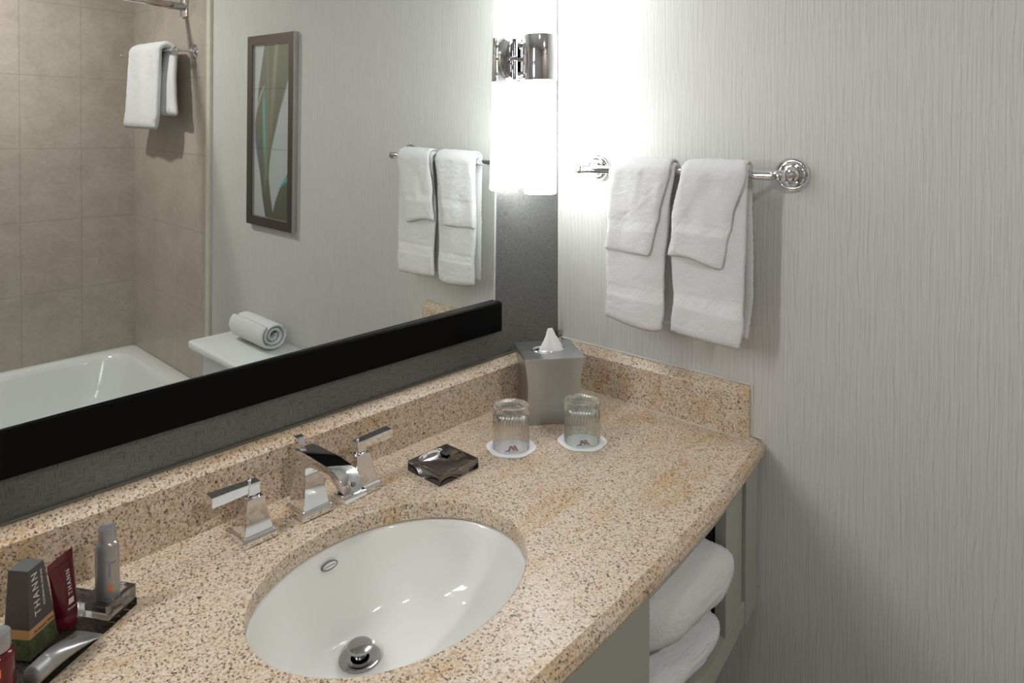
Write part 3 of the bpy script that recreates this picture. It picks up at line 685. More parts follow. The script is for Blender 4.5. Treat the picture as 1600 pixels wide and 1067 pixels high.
b = loft([tr(0.0168, 0.0012, 0.077, -0.006), tr(0.0172, 0.0009, 0.086, -0.0065, tilt=0.12)]); obj('crimp', b, M['maroon'], mt_)
tnm = -TY if TY.y > 0 else TY
text('THANN', 0.0075, TB + TX * -0.0005 + Vector((0, 0, 0.040)) + tnm * 0.0112, Vector((-0.10, 0, 1)), -TX, M['whiteink'], mt_, spacing=1.35)
flat([[(-0.0035, -0.0035), (0.0035, -0.0035), (0.0035, 0.0035), (-0.0035, 0.0035)]], TB + TX * -0.003 + Vector((0, 0, 0.033)) + tnm * 0.0116, TX, (0, 0, 1), M['whiteink'], mt_, 'square_mark')
text('Shower Gel', 0.0036, TB + TX * (-0.009) + Vector((0, 0, 0.024)) + tnm * 0.0128, TX, (0, 0, 1), M['whiteink'], mt_)
# silver tube lying along the tray front
LA = Vector((-1.141, -0.2045, H + 0.0225)); LD = Vector((0.83, 0.557, -0.0)).normalized(); LY = Vector((-LD.y, LD.x, 0))
def lr(t, a, b_, z=0.0, n=32): return [LA + LD * t + LY * (a * math.cos(2 * PI * k / n)) + Vector((0, 0, z + b_ * math.sin(2 * PI * k / n))) for k in range(n)]
lt = thing('silver_tube', 'small silver squeeze tube lying at the front of the tray', 'tube', (LA.x, LA.y, H + 0.0112))
obj('tube_cap', loft([lr(0.0, 0.0095, 0.0095), lr(0.001, 0.0107, 0.0107), lr(0.017, 0.0110, 0.0110), lr(0.0175, 0.0100, 0.0100)]), M['silverdark'], lt, smooth=40)
obj('tube_body', loft([lr(0.0176, 0.0103, 0.0103), lr(0.019, 0.0109, 0.0109), lr(0.032, 0.0118, 0.0102, -0.0005), lr(0.050, 0.0145, 0.0070, -0.0035), lr(0.068, 0.0172, 0.0030, -0.0078), lr(0.0735, 0.0180, 0.0010, -0.0098)]), M['silver'], lt, smooth=40)
obj('crimp', loft([lr(0.0736, 0.0180, 0.0009, -0.0098), lr(0.080, 0.0182, 0.0008, -0.0100)]), M['silver'], lt)
def wl(t0, th0):
    def f(x, y, z):
        t = t0 + x; bb = 0.0100 - max(0, t - 0.02) * 0.135; zc = -0.0002 - max(0, t - 0.03) * 0.16; ph = th0 + y / 0.0115
        return LA + LD * t + LY * (0.0122 * math.sin(ph)) + Vector((0, 0, zc + (bb + 0.0006) * math.cos(ph) + z))
    return f
text('THANN', 0.0062, LA, LD, LY, M['darkink'], lt, mapf=wl(0.036, -0.1), spacing=1.25, ext=0.00008)
text('lotion', 0.0034, LA, LD, LY, M['greyink'], lt, mapf=wl(0.028, -0.9), spacing=1.1, ext=0.00008)
# red bottle at the very left
RP = Vector((-1.170, -0.205, H + 0.0112))
rb = thing('red_bottle', 'dark red bottle with grey cap at the far left of the tray', 'bottle', tuple(RP))
obj('bottle_body', lathe([(0, 0), (0.0145, 0), (0.0155, 0.0015), (0.0155, 0.050), (0.0148, 0.054), (0.0115, 0.057), (0.009, 0.0575), (0.0, 0.0575)], RP, n=40, cap=False), M['redbottle'], rb, smooth=40)
obj('cap', lathe([(0, 0.0578), (0.0118, 0.0578), (0.0122, 0.059), (0.0120, 0.073), (0.0110, 0.0752), (0.006, 0.0745), (0, 0.0745)], RP, n=40, cap=False), M['silverdark'], rb, smooth=40)
def wr(zc, ph0):
    def f(x, y, z):
        ph = ph0 + x / 0.0155; d = Vector((0.7325, -0.681, 0)); e = Vector((-0.681, -0.7325, 0))
        return RP + d * ((0.0158 + z) * math.sin(ph)) + e * ((0.0158 + z) * math.cos(ph)) + Vector((0, 0, zc + y))
    return f
f_ = wr(0.036, 0.5); b = bmesh.new()
for (x0, x1, z0, z1) in ((-0.004, 0.004, 0, 0.0012), (-0.004, 0.004, 0.0078, 0.009), (-0.004, -0.003, 0.0012, 0.0078), (0.003, 0.004, 0.0012, 0.0078), (-0.0015, 0.0015, 0.003, 0.006)):
    b.faces.new([b.verts.new(f_(x, z, 0)) for x, z in ((x0, z0), (x1, z0), (x1, z1), (x0, z1))])
obj('square_mark', b, M['orange'], rb)

# ------------------------------------------------------------------ mirror
MN = Vector((0.0144, -1, -0.0183)).normalized(); MP = Vector((-0.7, -0.015, H + 0.4))
def my(x, z): return MP.y + ((x - MP.x) * MN.x + (z - MP.z) * MN.z) / -MN.y * 1.0
MX0, MX1, MZ0, MZ1 = -1.268, -0.2285, H + 0.222, H + 1.30
mirror = thing('vanity_mirror', 'large frameless sided wall mirror with wide black bottom rail', 'mirror', (SX, -0.01, MZ0))
bw = 0.0085
b = bmesh.new()
P = lambda x, z, d=0: b.verts.new((x, my(x, z) - d, z))
f0 = [P(MX0, MZ0), P(MX1 - bw, MZ0), P(MX1 - bw, MZ1), P(MX0, MZ1)]
b.faces.new(f0)
rv = [P(MX1, MZ0, -0.0028), P(MX1, MZ1, -0.0028)]
b.faces.new([f0[1], rv[0], rv[1], f0[2]])
bk = [b.verts.new((x, min(-0.0012, my(x, z) + 0.0055), z)) for x, z in ((MX0, MZ0), (MX1, MZ0), (MX1, MZ1), (MX0, MZ1))]
b.faces.new(bk[::-1]); b.faces.new([rv[0], bk[1], bk[2], rv[1]]); b.faces.new([f0[0], bk[0], bk[1], rv[0], f0[1]]); b.faces.new([f0[3], f0[2], rv[1], bk[2], bk[3]]); b.faces.new([f0[0], f0[3], bk[3], bk[0]])
obj('mirror_glass', b, M['mirror'], mirror)
rail = prism([(-0.0008, H + 0.1665), (-0.0205, H + 0.1665), (-0.0215, H + 0.1675), (-0.0215, H + 0.2285), (-0.0203, H + 0.2303), (-0.0180, H + 0.2306), (-0.0172, H + 0.2318), (-0.0008, H + 0.2320)], -1.271, -0.2272, 0)
obj('frame_rail', rail, M['black'], mirror)
obj('mirror_backing', box(-1.24, -0.32, -0.0030, -0.0006, H + 0.24, H + 1.27), M['dark'], mirror)

# ------------------------------------------------------------------ wall sconce
def sconce(cx, lab, sg=1):
    cy, zc = -0.062, H + 0.775; dx_ = cx - 0.014 * sg
    t = thing('wall_sconce', lab, 'wall lamp', (cx, -0.001, zc))
    obj('backplate', lathe([(0.060, 0.0006), (0.060, 0.003), (0.056, 0.0055), (0.053, 0.0055), (0.050, 0.0085), (0.0, 0.009)], (dx_, 0, zc), (0, -1, 0), n=64), M['chrome'], t, smooth=30)
    br = obj('bracket', box(dx_ - 0.013, dx_ + 0.013, -0.016, -0.0085, zc - 0.047, zc + 0.047, 0.001), M['chrome'], t)
    obj('bracket_screw', lathe([(0.0035, 0.0085), (0.0035, 0.016), (0.006, 0.017), (0.0055, 0.021), (0, 0.022)], (dx_ - 0.020 * sg, -0.0, zc), (0, -1, 0), n=20), M['chrome'], br, smooth=40)
    for dz in (-0.033, 0, 0.033): obj('arm', tube([(dx_ + 0.004 * sg, -0.0155, zc + dz), (dx_ + 0.004 * sg, cy + 0.034, zc + dz)], 0.0052), M['chrome'], br, smooth=40)
    obj('chrome_band', lathe([(0.0372, -0.051), (0.0384, -0.051), (0.0388, -0.050), (0.0388, 0.050), (0.0384, 0.051), (0.0372, 0.051), (0.0372, -0.051)], (cx, cy, zc), n=64, cap=False), M['chrome'], t, smooth=40)
    for s, n_ in ((-1, 'lower'), (1, 'upper')):
        prof = [(0.0, 0.0), (0.0368, 0.0), (0.0368, 0.300), (0.0362, 0.3035), (0.034, 0.3055), (0.0, 0.3060)]
        obj('glass_shade', lathe([(r, s * h) for r, h in prof], (cx, cy, zc), n=64, cap=False), M['emit' if sg > 0 else 'emit2'], t, smooth=40)
    return t
sconce(-0.1435, 'lit tubular wall lamp with chrome band between the mirror and the corner')
sconce(2 * SX + 0.1435, 'lit tubular wall lamp with chrome band at the left end of the mirror', -1)

# ------------------------------------------------------------------ towel bars
def towel_bar(y0, y1, zb, xb, wallx, lab):
    t = thing('towel_bar', lab, 'towel bar', (wallx, (y0 + y1) / 2, zb))
    obj('bar', tube([(xb, y0, zb), (xb, y1, zb)], 0.0088, 32), M['chrome'], t, smooth=40)
    for y, s in ((y0, -1), (y1, 1)):
        L = wallx - xb
        p = obj('post', lathe([(0.0085, 0.011), (0.0062, 0.018), (0.0055, 0.026), (0.0055, L - 0.008), (0.0075, L - 0.002)], (wallx, y, zb), (-1, 0, 0), n=32), M['chrome'], t, smooth=40)
        obj('flange', lathe([(0.0325, 0.0006), (0.0325, 0.004), (0.0300, 0.0065), (0.0275, 0.0060), (0.0262, 0.0052), (0.0242, 0.0085), (0.0222, 0.0095), (0.0195, 0.0082), (0.0170, 0.0078), (0.0155, 0.0120), (0.0130, 0.0160), (0.0085, 0.0180), (0.0, 0.0182)], (wallx, y, zb), (-1, 0, 0), n=64), M['chrome'], t, smooth=50)
        obj('finial', lathe([(0.0088, -0.012), (0.0102, -0.010), (0.0102, -0.008), (0.0088, -0.006), (0.0105, -0.002), (0.0115, 0.003), (0.0105, 0.008), (0.0075, 0.0115), (0.0, 0.0130)], (xb, y, zb), (0, s, 0), n=32), M['chrome'], t, smooth=50)
    return t
ZB, XB = H + 0.525, -0.070
towel_bar(-0.572, -0.122, ZB, XB, 0.0, 'chrome towel bar on the papered right wall holding four white towels')
ZB2, XB2 = H + 0.905, -0.092
towel_bar(-2.63, -2.025, ZB2, XB2, -0.009, 'chrome towel bar on the beige tiled wall over the bathtub')

# ------------------------------------------------------------------ towels
def drape(name, xb, zb, rad, th, zf, zbk, yLf, yRf, yLb, yRb, lab, grp, bands=(), flare=0.0, wav=0.002, seed=0, cat='towel', sagf=None, step=0.004, loc=None, backflat=0.0):
    """strip hung over a bar: front towards -x. yLf.. are key lists (z, y) for the left/right outlines of front and back"""
    path = []
    n1 = max(8, int((zb - zf) / step)); n2 = max(8, int((zb - zbk) / step))
    for i in range(n1): path.append(('f', zf + (zb - zf) * i / n1))
    na = 12
    for i in range(na + 1): path.append(('a', PI * i / na))
    for i in range(1, n2 + 1): path.append(('b', zb + (zbk - zb) * i / n2))
    yw = abs(yLf[0][1] - yRf[0][1]); nj = max(8, int(yw / step)); grid = []; info = []
    for kind, v in path:
        row = []
        for j in range(nj + 1):
            u = j / nj
            if kind == 'f': L, R = interp(yLf, v), interp(yRf, v)
            elif kind == 'b': L, R = interp(yLb, v), interp(yRb, v)
            else:
                m = v / PI; L = interp(yLf, zb) * (1 - m) + interp(yLb, zb) * m; R = interp(yRf, zb) * (1 - m) + interp(yRb, zb) * m
            y = L + (R - L) * u
            wv = wav * noise.noise(Vector((y * 14 + seed * 5, seed * 3.1, 0.5))) * 2
            if kind == 'f':
                d = (zb - v); x = xb - rad - flare * min(1, d / 0.3) - wv * min(1, d / 0.12) + 0.0015 * noise.noise(Vector((y * 30, v * 20, seed))); z = v
                if sagf: z = v + sagf(u) * max(0, 1 - (v - zf) / 0.10)
            elif kind == 'b':
                d = (zb - v); x = xb + rad + wv * min(1, d / 0.12) + backflat * min(1, d / .1) + 0.0012 * noise.noise(Vector((y * 30, v * 20, seed + 4))); z = v
            else: x = xb - rad * math.cos(v); z = zb + rad * math.sin(v) + 0.0012 * noise.noise(Vector((y * 40, v, seed)))
            row.append(Vector((x, y, z)))
        grid.append(row); info.append((kind, v))
    def inband(i): return any(info[i][0] == 'f' and a <= info[i][1] <= c for a, c in bands)
    def tfn(i, j):
        k = th * (1 + 0.06 * noise.noise(grid[i][j] * 60)); return k * (0.80 if inband(i) else 1)
    bm = thick_sheet(grid, tfn, 0.0007, seed, (lambda i, j: 1 if inband(i) else 0))
    o = obj(name, bm, [M['terry'], M['dobby']], loc=loc or (xb, (yLf[-1][1] + yRf[-1][1]) / 2, zb), smooth='all')
    return tag(o, lab, cat, grp)
h = H
drape('hand_towel', XB, ZB, 0.0155, 0.011, h + 0.199, h + 0.212,
      [(h + 0.199, -0.208), (h + 0.27, -0.211), (h + 0.34, -0.209), (h + 0.52, -0.222)], [(h + 0.199, -0.340), (h + 0.24, -0.345), (h + 0.30, -0.344), (h + 0.45, -0.356), (h + 0.53, -0.366)],
      [(h + 0.2, -0.225), (h + 0.53, -0.230)], [(h + 0.2, -0.346), (h + 0.53, -0.362)],
      'white terry hand towel hanging on the bar half nearer the corner', 'hand towels on the wall bar', bands=((h + 0.256, h + 0.283),), flare=0.004, seed=1,
      sagf=lambda u: 0.012 * (1 - u) ** 2 - 0.002 * math.sin(u * PI) + (0.006 * max(0, u - 0.9) * 10))
drape('hand_towel', XB, ZB, 0.0155, 0.011, h + 0.196, h + 0.210,
      [(h + 0.196, -0.366), (h + 0.27, -0.371), (h + 0.36, -0.366), (h + 0.52, -0.385)], [(h + 0.196, -0.507), (h + 0.23, -0.514), (h + 0.28, -0.514), (h + 0.45, -0.517), (h + 0.53, -0.519)],
      [(h + 0.2, -0.385), (h + 0.53, -0.388)], [(h + 0.2, -0.507), (h + 0.30, -0.516), (h + 0.53, -0.512)],
      'white terry hand towel hanging on the bar half nearer the room', 'hand towels on the wall bar', bands=((h + 0.256, h + 0.286),), flare=0.004, seed=2,
      sagf=lambda u: 0.010 * (1 - u) ** 2 + 0.004 * u)
drape('washcloth', XB, ZB, 0.0252, 0.0075, h + 0.352, h + 0.40,
      [(h + 0.352, -0.209), (h + 0.40, -0.214), (h + 0.43, -0.214), (h + 0.54, -0.219)], [(h + 0.352, -0.316), (h + 0.37, -0.322), (h + 0.41, -0.331), (h + 0.43, -0.337), (h + 0.54, -0.362)],
      [(h + 0.40, -0.235), (h + 0.53, -0.235)], [(h + 0.40, -0.345), (h + 0.53, -0.358)],
      'small white washcloth over the hand towel nearer the corner', 'washcloths on the wall bar', bands=((h + 0.404, h + 0.424),), flare=0.003, seed=3,
      sagf=lambda u: 0.004 * (1 - u) + 0.005 * max(0, u - 0.6))
drape('washcloth', XB, ZB, 0.0252, 0.0075, h + 0.350, h + 0.40,
      [(h + 0.350, -0.363), (h + 0.40, -0.371), (h + 0.43, -0.371), (h + 0.54, -0.392)], [(h + 0.350, -0.475), (h + 0.39, -0.482), (h + 0.43, -0.493), (h + 0.54, -0.522)],
      [(h + 0.40, -0.400), (h + 0.53, -0.400)], [(h + 0.40, -0.500), (h + 0.53, -0.512)],
      'small white washcloth over the hand towel nearer the room', 'washcloths on the wall bar', bands=((h + 0.406, h + 0.426),), flare=0.003, seed=4,
      sagf=lambda u: 0.010 * (1 - u) + 0.004 * math.sin(u * 5))
drape('bath_towel', XB2, ZB2, 0.027, 0.030, h + 0.568, h + 0.63,
      [(h + 0.56, -2.50), (h + 0.70, -2.46), (h + 0.93, -2.44)], [(h + 0.56, -2.155), (h + 0.62, -2.135), (h + 0.75, -2.13), (h + 0.93, -2.12)],
      [(h + 0.63, -2.40), (h + 0.93, -2.40)], [(h + 0.63, -2.045), (h + 0.70, -2.06), (h + 0.93, -2.085)],
      'folded white bath towel draped over the bar above the bathtub', None, flare=0.012, seed=6, wav=0.011, step=0.008, backflat=-0.006)

# ------------------------------------------------------------------ vanity cabinet
cab = thing('vanity_cabinet', 'sage grey wall hung vanity cabinet with an open towel shelf', 'cabinet', (-0.8, -0.25, H - 0.34))
def face_panel(x0, x1, z0, z1, off, th, bev=0.001, n=12):
    """panel following the bowed front, off = set back from the worktop edge"""
    b = bmesh.new(); n = max(2, n); secs = []
    for i in range(n + 1):
        x = x0 + (x1 - x0) * i / n; y = front_y(x) + off
        secs.append([(x, y, z0), (x, y, z1), (x, y + th, z1), (x, y + th, z0)])
    return loft(secs)
ZC = H - 0.0312
obj('front_panel', face_panel(-1.64, -0.500, H - 0.318, ZC - 0.0005, 0.012, 0.018, n=24), M['cabinet'], cab, smooth=20)
obj('top_rail', face_panel(-0.499, -0.2125, ZC - 0.015, ZC - 0.0005, 0.011, 0.018), M['cabinet'], cab, smooth=20)
obj('bottom_rail', face_panel(-0.499, -0.1020, H - 0.310, H - 0.272, 0.010, 0.020), M['cabinet'], cab, smooth=20)
obj('face_stile', face_panel(-0.212, -0.132, H - 0.2715, ZC - 0.0005, 0.012, 0.020), M['cabinet'], cab, smooth=20)
obj('stile_groove', face_panel(-0.1315, -0.1055, H - 0.2715, ZC - 0.0005, 0.0155, 0.010, n=2), M['cabinet'], cab)
obj('wall_stile', face_panel(-0.1010, -0.034, H - 0.316, ZC - 0.0005, 0.009, 0.024, n=4), M['cabinet'], cab, smooth=20)
obj('corner_moulding', lathe([(0.0, 0), (0.012, 0.0), (0.0155, 0.004), (0.0155, 0.295)], (-0.0170, front_y(-0.015) + 0.027, H - 0.330), n=24), M['cabinet'], cab, smooth=40)
obj('end_panel', box(-1.655, -1.6405, -0.53, -0.0015, H - 0.318, ZC - 0.0005), M['cabinet'], cab)
obj('shelf', box(-0.499, -0.001, -0.515, -0.02, H - 0.290, H - 0.2725), M['cabinet'], cab)
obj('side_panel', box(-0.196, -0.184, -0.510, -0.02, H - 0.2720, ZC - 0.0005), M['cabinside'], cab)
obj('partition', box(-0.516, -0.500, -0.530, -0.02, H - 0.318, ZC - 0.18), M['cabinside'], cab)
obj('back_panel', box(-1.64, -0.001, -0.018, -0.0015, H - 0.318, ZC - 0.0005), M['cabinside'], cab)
obj('bottom_panel', box(-1.64, -0.517, -0.53, -0.02, H - 0.318, H - 0.302), M['cabinet'], cab)
# folded towels on the shelf
def pillow(x0, x1, y0, y1, z0, z1, seed, bulge=0.0, sk=0.0):
    b = bmesh.new(); nu, nv = 170, 110; c = Vector(((x0 + x1) / 2, (y0 + y1) / 2, (z0 + z1) / 2)); a = Vector(((x1 - x0) / 2, (y1 - y0) / 2, (z1 - z0) / 2))
    sg = lambda t, p: math.copysign(abs(t) ** p, t)
    rnd = random.Random(seed); R = []
    for i in range(nv + 1):
        ph = -PI / 2 + PI * i / nv; ring = []
        for k in range(nu):
            t = 2 * PI * k / nu
            cx = sg(math.cos(ph), 0.85); q = Vector((a.x * cx * sg(math.cos(t), 0.55), a.y * cx * sg(math.sin(t), 0.35), a.z * sg(math.sin(ph), 0.8)))
            p = c + q; p.x += sk * (p.z - c.z) / a.z
            p += Vector((1, 1, 1)) * 0.003 * noise.noise(p * 22 + Vector((seed, 0, 0)))
            p.z = max(p.z, z0)
            p += Vector([rnd.uniform(-0.0010, 0.0010) for _ in range(3)]); f9 = max(0, min(1, (-0.515 - p.y) / 0.05)); p.x += bulge * f9 * f9 * (3 - 2 * f9); p.z = max(p.z, z0 + 0.0002)
            ring.append(b.verts.new(p))
            if i in (0, nv): break
        R.append(ring)
    for p, q in zip(R, R[1:]):
        for k in range(nu):
            k2 = (k + 1) % nu
            if len(p) == 1: b.faces.new((p[0], q[k2], q[k]))
            elif len(q) == 1: b.faces.new((p[k], p[k2], q[0]))
            else: b.faces.new((p[k], p[k2], q[k2], q[k]))
    return b
tag(obj('folded_towel', pillow(-0.494, -0.219, -0.560, -0.22, H - 0.2720, H - 0.194, 11, bulge=0.012), M['terry'], loc=(-0.31, -0.39, H - 0.29), smooth='all'), 'folded white towel at the bottom of the shelf stack', 'towel', 'folded towels on the cabinet shelf')
tag(obj('folded_towel', pillow(-0.494, -0.216, -0.572, -0.22, H - 0.198, H - 0.068, 12, bulge=0.034), M['terry'], loc=(-0.31, -0.39, H - 0.21), smooth='all'), 'thick folded white towel on top of the shelf stack', 'towel', 'folded towels on the cabinet shelf')

# ------------------------------------------------------------------ framed picture (seen in the mirror)
PY0, PY1, PZ0, PZ1 = -1.535, -1.203, H + 0.208, H + 0.936
pic = thing('framed_picture', 'narrow framed abstract leaf picture in a bronze brown frame on the right wall', 'picture', (0, (PY0 + PY1) / 2, PZ0))
fw = 0.034
def ringf(y0, y1, z0, z1, x): return [(x, y0, z0), (x, y1, z0), (x, y1, z1), (x, y0, z1)]
fr = loft([ringf(PY0, PY1, PZ0, PZ1, -0.0006), ringf(PY0, PY1, PZ0, PZ1, -0.020), ringf(PY0 + fw, PY1 - fw, PZ0 + fw, PZ1 - fw, -0.020), ringf(PY0 + fw, PY1 - fw, PZ0 + fw, PZ1 - fw, -0.009), ])
obj('picture_frame', fr, M['frame'], pic)
b = bmesh.new()
for (y0, y1, z0, z1) in ((PY0 - 0.0012, PY0 - 0.0001, PZ0, PZ1), (PY1 + 0.0001, PY1 + 0.0012, PZ0, PZ1)): box(-0.0205, -0.0006, y0, y1, z0, z1, bm=b)
obj('frame_edge', b, M['edge'], pic)
b = bmesh.new()
q = 0.003; iy0, iy1, iz0, iz1 = PY0 + fw, PY1 - fw, PZ0 + fw, PZ1 - fw
for (y0, y1, z0, z1) in ((iy0, iy0 + q, iz0, iz1), (iy1 - q, iy1, iz0, iz1), (iy0 + q, iy1 - q, iz0, iz0 + q), (iy0 + q, iy1 - q, iz1 - q, iz1)): box(-0.0150, -0.0105, y0, y1, z0, z1, bm=b)
obj('inner_fillet', b, M['edge'], pic)
def art():
    nu, nv = 70, 200; b = bmesh.new(); cl = b.loops.layers.float_color.new('art')
    def ik(keys, t):
        if t <= keys[0][0]: return keys[0][1]
        for a, c in zip(keys, keys[1:]):
            if t <= c[0]: return a[1] + (c[1] - a[1]) * (t - a[0]) / (c[0] - a[0])
        return keys[-1][1]
    LB = [(0, 0.28), (0.12, 0.20), (0.25, 0.12), (0.36, 0.08), (0.45, 0.03), (0.55, 0.04), (0.65, 0.10), (0.75, 0.18), (0.88, 0.25), (1, 0.34)]
    RB = [(0, 1.15), (0.12, 1.05), (0.2, 0.96), (0.3, 0.84), (0.4, 0.72), (0.5, 0.62), (0.6, 0.52), (0.68, 0.47), (0.76, 0.45), (0.86, 0.5), (1, 0.6)]
    R2 = [(0.68, 1.05), (0.75, 0.88), (0.82, 0.72), (0.9, 0.60), (1.0, 0.5)]
    def mix(a, c, f): f = max(0, min(1, f)); return tuple(a[i] + (c[i] - a[i]) * f for i in range(3))
    def col(u, v):
        bg = mix((0.46, 0.51, 0.50), (0.37, 0.41, 0.40), v + 0.15 * noise.noise(Vector((u * 3, v * 6, 1))))
        dk = mix((0.21, 0.21, 0.155), (0.085, 0.088, 0.068), v); s = 0.02
        a = (u - ik(LB, v)) / s; c = (ik(RB, v) - u) / 0.035
        o = mix(bg, dk, min(a, c))
        if v > 0.68: o = mix(o, dk, min((u - ik(R2, v)) / 0.03, 1))
        streak = math.exp(-((u - (0.37 + 0.10 * math.sin(v * 2.2) - 0.16 * v)) / 0.04) ** 2) * (1 if v < 0.75 else max(0, 1 - (v - 0.75) * 8)); o = mix(o, (0.20, 0.27, 0.22), 0.6 * streak if a > 0 else 0)
        st2 = math.exp(-((u - (0.62 - 0.30 * v)) / 0.05) ** 2) * max(0, 1 - v / 0.7); o = mix(o, (0.36, 0.37, 0.29), 0.7 * st2)
        teal = math.exp(-((u - (0.30 - 0.02 * math.sin(v * 6))) / 0.035) ** 2) * max(0, min(1, (v - 0.22) * 8)) * max(0, min(1, (0.72 - v) * 6)); o = mix(o, (0.16, 0.42, 0.39), 0.9 * teal)
        bl = math.exp(-((u - (ik(LB, v) + 0.02)) / 0.025) ** 2) * max(0, min(1, (v - 0.45) * 10)) * max(0, min(1, (0.74 - v) * 10)); o = mix(o, (0.08, 0.20, 0.33), 0.8 * bl)
        wt = math.exp(-((u - (0.30 - 0.9 * (v - 0.24) ** 0.7 * 1.0 + 0.0)) / 0.022) ** 2) if 0.24 < v < 0.43 else 0; o = mix(o, (0.45, 0.45, 0.38), 0.8 * wt)
        t2 = math.exp(-((v - (0.835 - 0.09 * (u - 0.6) / 0.4 * 1.0)) / 0.012) ** 2) * max(0, min(1, (u - 0.68) * 6)); o = mix(o, (0.10, 0.42, 0.43), 0.9 * t2)
        if abs(v - 0.255) < 0.0022 or abs(v - 0.60) < 0.0015: o = tuple(k * 0.72 for k in o)
        return o
    V = [[b.verts.new((-0.0100, iy0 + (iy1 - iy0) * i / nu, iz1 - (iz1 - iz0) * j / nv)) for j in range(nv + 1)] for i in range(nu + 1)]
    for i in range(nu):
        for j in range(nv):
            f = b.faces.new((V[i][j], V[i][j + 1], V[i + 1][j + 1], V[i + 1][j]))
            for l, (du, dv) in zip(f.loops, ((0, 0), (0, 1), (1, 1), (1, 0))): l[cl] = (*col((i + du) / nu, (j + dv) / nv), 1)
    return b
g = G('abstract_leaf_print'); a_ = g.t.nodes.new('ShaderNodeAttribute'); a_.attribute_name = 'art'
g.set(Base_Color=a_.outputs['Color'], Roughness=0.12); b = art()
me = bpy.data.meshes.new('art_print'); bb = b; bmesh.ops.translate(bb, verts=bb.verts, vec=-pic.location); bb.to_mesh(me); bb.free(); me.materials.append(g.m)
ap = bpy.data.objects.new('art_print', me); COL.objects.link(ap); ap.parent = pic

# ------------------------------------------------------------------ bathtub
def tub():
    x0, x1, y0, y1, zt = -1.60, -0.0095, YB + 0.001, -1.945, H - 0.557
    cx, cy = (x0 + x1) / 2, (y0 + y1) / 2; n = 96; b = bmesh.new()
    def rr(hx, hy, e, z, ox=0, oy=0):
        out = []
        for k in range(n):
            t = 2 * PI * k / n; c, s = math.cos(t), math.sin(t)
            out.append((cx + ox + hx * math.copysign(abs(c) ** e, c), cy + oy + hy * math.copysign(abs(s) ** e, s), z))
        return out
    hx, hy = (x1 - x0) / 2, (y1 - y0) / 2
    loft([rr(hx, hy, 0.02, 0.002), rr(hx, hy, 0.02, zt - 0.012), rr(hx - 0.001, hy - 0.001, 0.03, zt - 0.003), rr(hx - 0.006, hy - 0.006, 0.04, zt), rr(hx - 0.075, hy - 0.045, 0.26, zt), rr(hx - 0.083, hy - 0.052, 0.28, zt - 0.004),
          rr(hx - 0.092, hy - 0.060, 0.30, zt - 0.03), rr(hx - 0.12, hy - 0.085, 0.34, zt - 0.15), rr(hx - 0.16, hy - 0.12, 0.40, zt - 0.27), rr(hx - 0.25, hy - 0.19, 0.5, zt - 0.30)], bm=b)
    return b
tag(obj('bathtub', tub(), M['acrylic_white'], loc=(-0.8, -2.33, 0), smooth=50), 'white enamel bathtub along the beige tiled wall', 'bathtub')
# curved curtain rod
rodt = thing('shower_curtain_rod', 'metal shower curtain rod high across the bathtub', 'curtain rod', (-0.009, -2.12, H + 1.105))
ry = -2.12
obj('rod', tube([(-0.03, ry, H + 1.105)] + [(-0.03 - 2.38 * k / 24, ry + 0.13 * math.sin(PI * k / 24), H + 1.105) for k in range(1, 25)], 0.0150, 20), M['rod'], rodt, smooth='all')
obj('rod_sleeve', tube([(-0.02, ry, H + 1.105), (-0.085, ry + 0.006, H + 1.105)], 0.0170, 20), M['nickel'], rodt, smooth=40)
obj('rod_flange', box(-0.0225, -0.0095, ry - 0.030, ry + 0.030, H + 1.060, H + 1.150, 0.005), M['chrome'], rodt, smooth=40)
obj('rod_flange', box(XL + 0.0005, XL + 0.014, ry - 0.030, ry + 0.030, H + 1.060, H + 1.150, 0.005), M['chrome'], rodt, smooth=40)

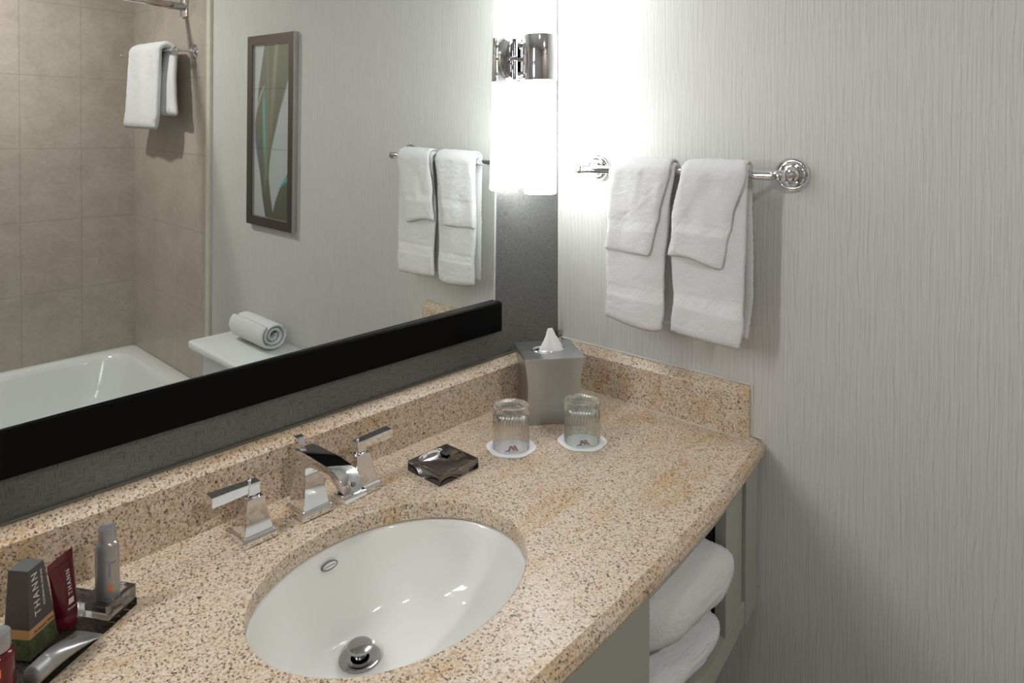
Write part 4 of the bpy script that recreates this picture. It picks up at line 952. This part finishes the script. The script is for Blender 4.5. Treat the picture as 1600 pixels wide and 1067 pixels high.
# ------------------------------------------------------------------ toilet and rolled towel
ZT = H - 0.20
toi = thing('toilet', 'white toilet with a flat tank lid against the right wall', 'toilet', (-0.12, -1.28, 0))
obj('tank', box(-0.225, -0.025, -1.475, -1.085, 0.36, ZT - 0.032, 0.022, 4), M['acrylic_white'], toi, smooth=40)
obj('tank_lid', box(-0.262, -0.012, -1.505, -1.055, ZT - 0.032, ZT, 0.012, 4), M['acrylic_white'], toi, smooth=40)
def er(cx, cy, a, c, z, n=48): return [(cx + a * math.cos(2 * PI * k / n), cy + c * math.sin(2 * PI * k / n), z) for k in range(n)]
obj('bowl', loft([er(-0.36, -1.28, 0.20, 0.11, 0.001), er(-0.36, -1.28, 0.19, 0.10, 0.08), er(-0.38, -1.28, 0.20, 0.12, 0.2), er(-0.44, -1.28, 0.245, 0.18, 0.34), er(-0.45, -1.28, 0.25, 0.185, 0.385)]), M['acrylic_white'], toi, smooth='all')
obj('seat_lid', loft([er(-0.465, -1.28, 0.225, 0.182, 0.386), er(-0.465, -1.28, 0.232, 0.188, 0.392), er(-0.465, -1.28, 0.232, 0.188, 0.415), er(-0.465, -1.28, 0.21, 0.168, 0.425)]), M['acrylic_white'], toi, smooth=40)
# rolled towel: spiral sheet along y
RC = Vector((-0.098, 0, ZT + 0.0555)); grid = []
ns = 150
for i in range(ns + 1):
    th2 = i / ns * 2 * PI * 2.7; r = 0.009 + (0.0485 - 0.009) * (i / ns) ** 0.95; row = []
    aa = -th2 + 0.4
    for j in range(36):
        u = j / 35; y = -1.175 - 0.235 * u + 0.010 * (1 - r / 0.05) * (1 if u < 0.5 else -1) * -1 * (abs(u - 0.5) * 2) ** 6
        row.append(Vector((RC.x + r * math.cos(aa) * 1.06 + 0.001 * noise.noise(Vector((y * 20, aa, 0))), y, RC.z - 0.001 + r * 0.98 * math.sin(aa) + 0.001 * noise.noise(Vector((y * 25, aa, 5))))))
    grid.append(row)
ro = obj('rolled_towel', thick_sheet(grid, 0.0125, 0.0007, 9), M['terry'], loc=(RC.x, -1.29, ZT), smooth='all')
tag(ro, 'rolled white towel lying on the toilet tank lid', 'towel')
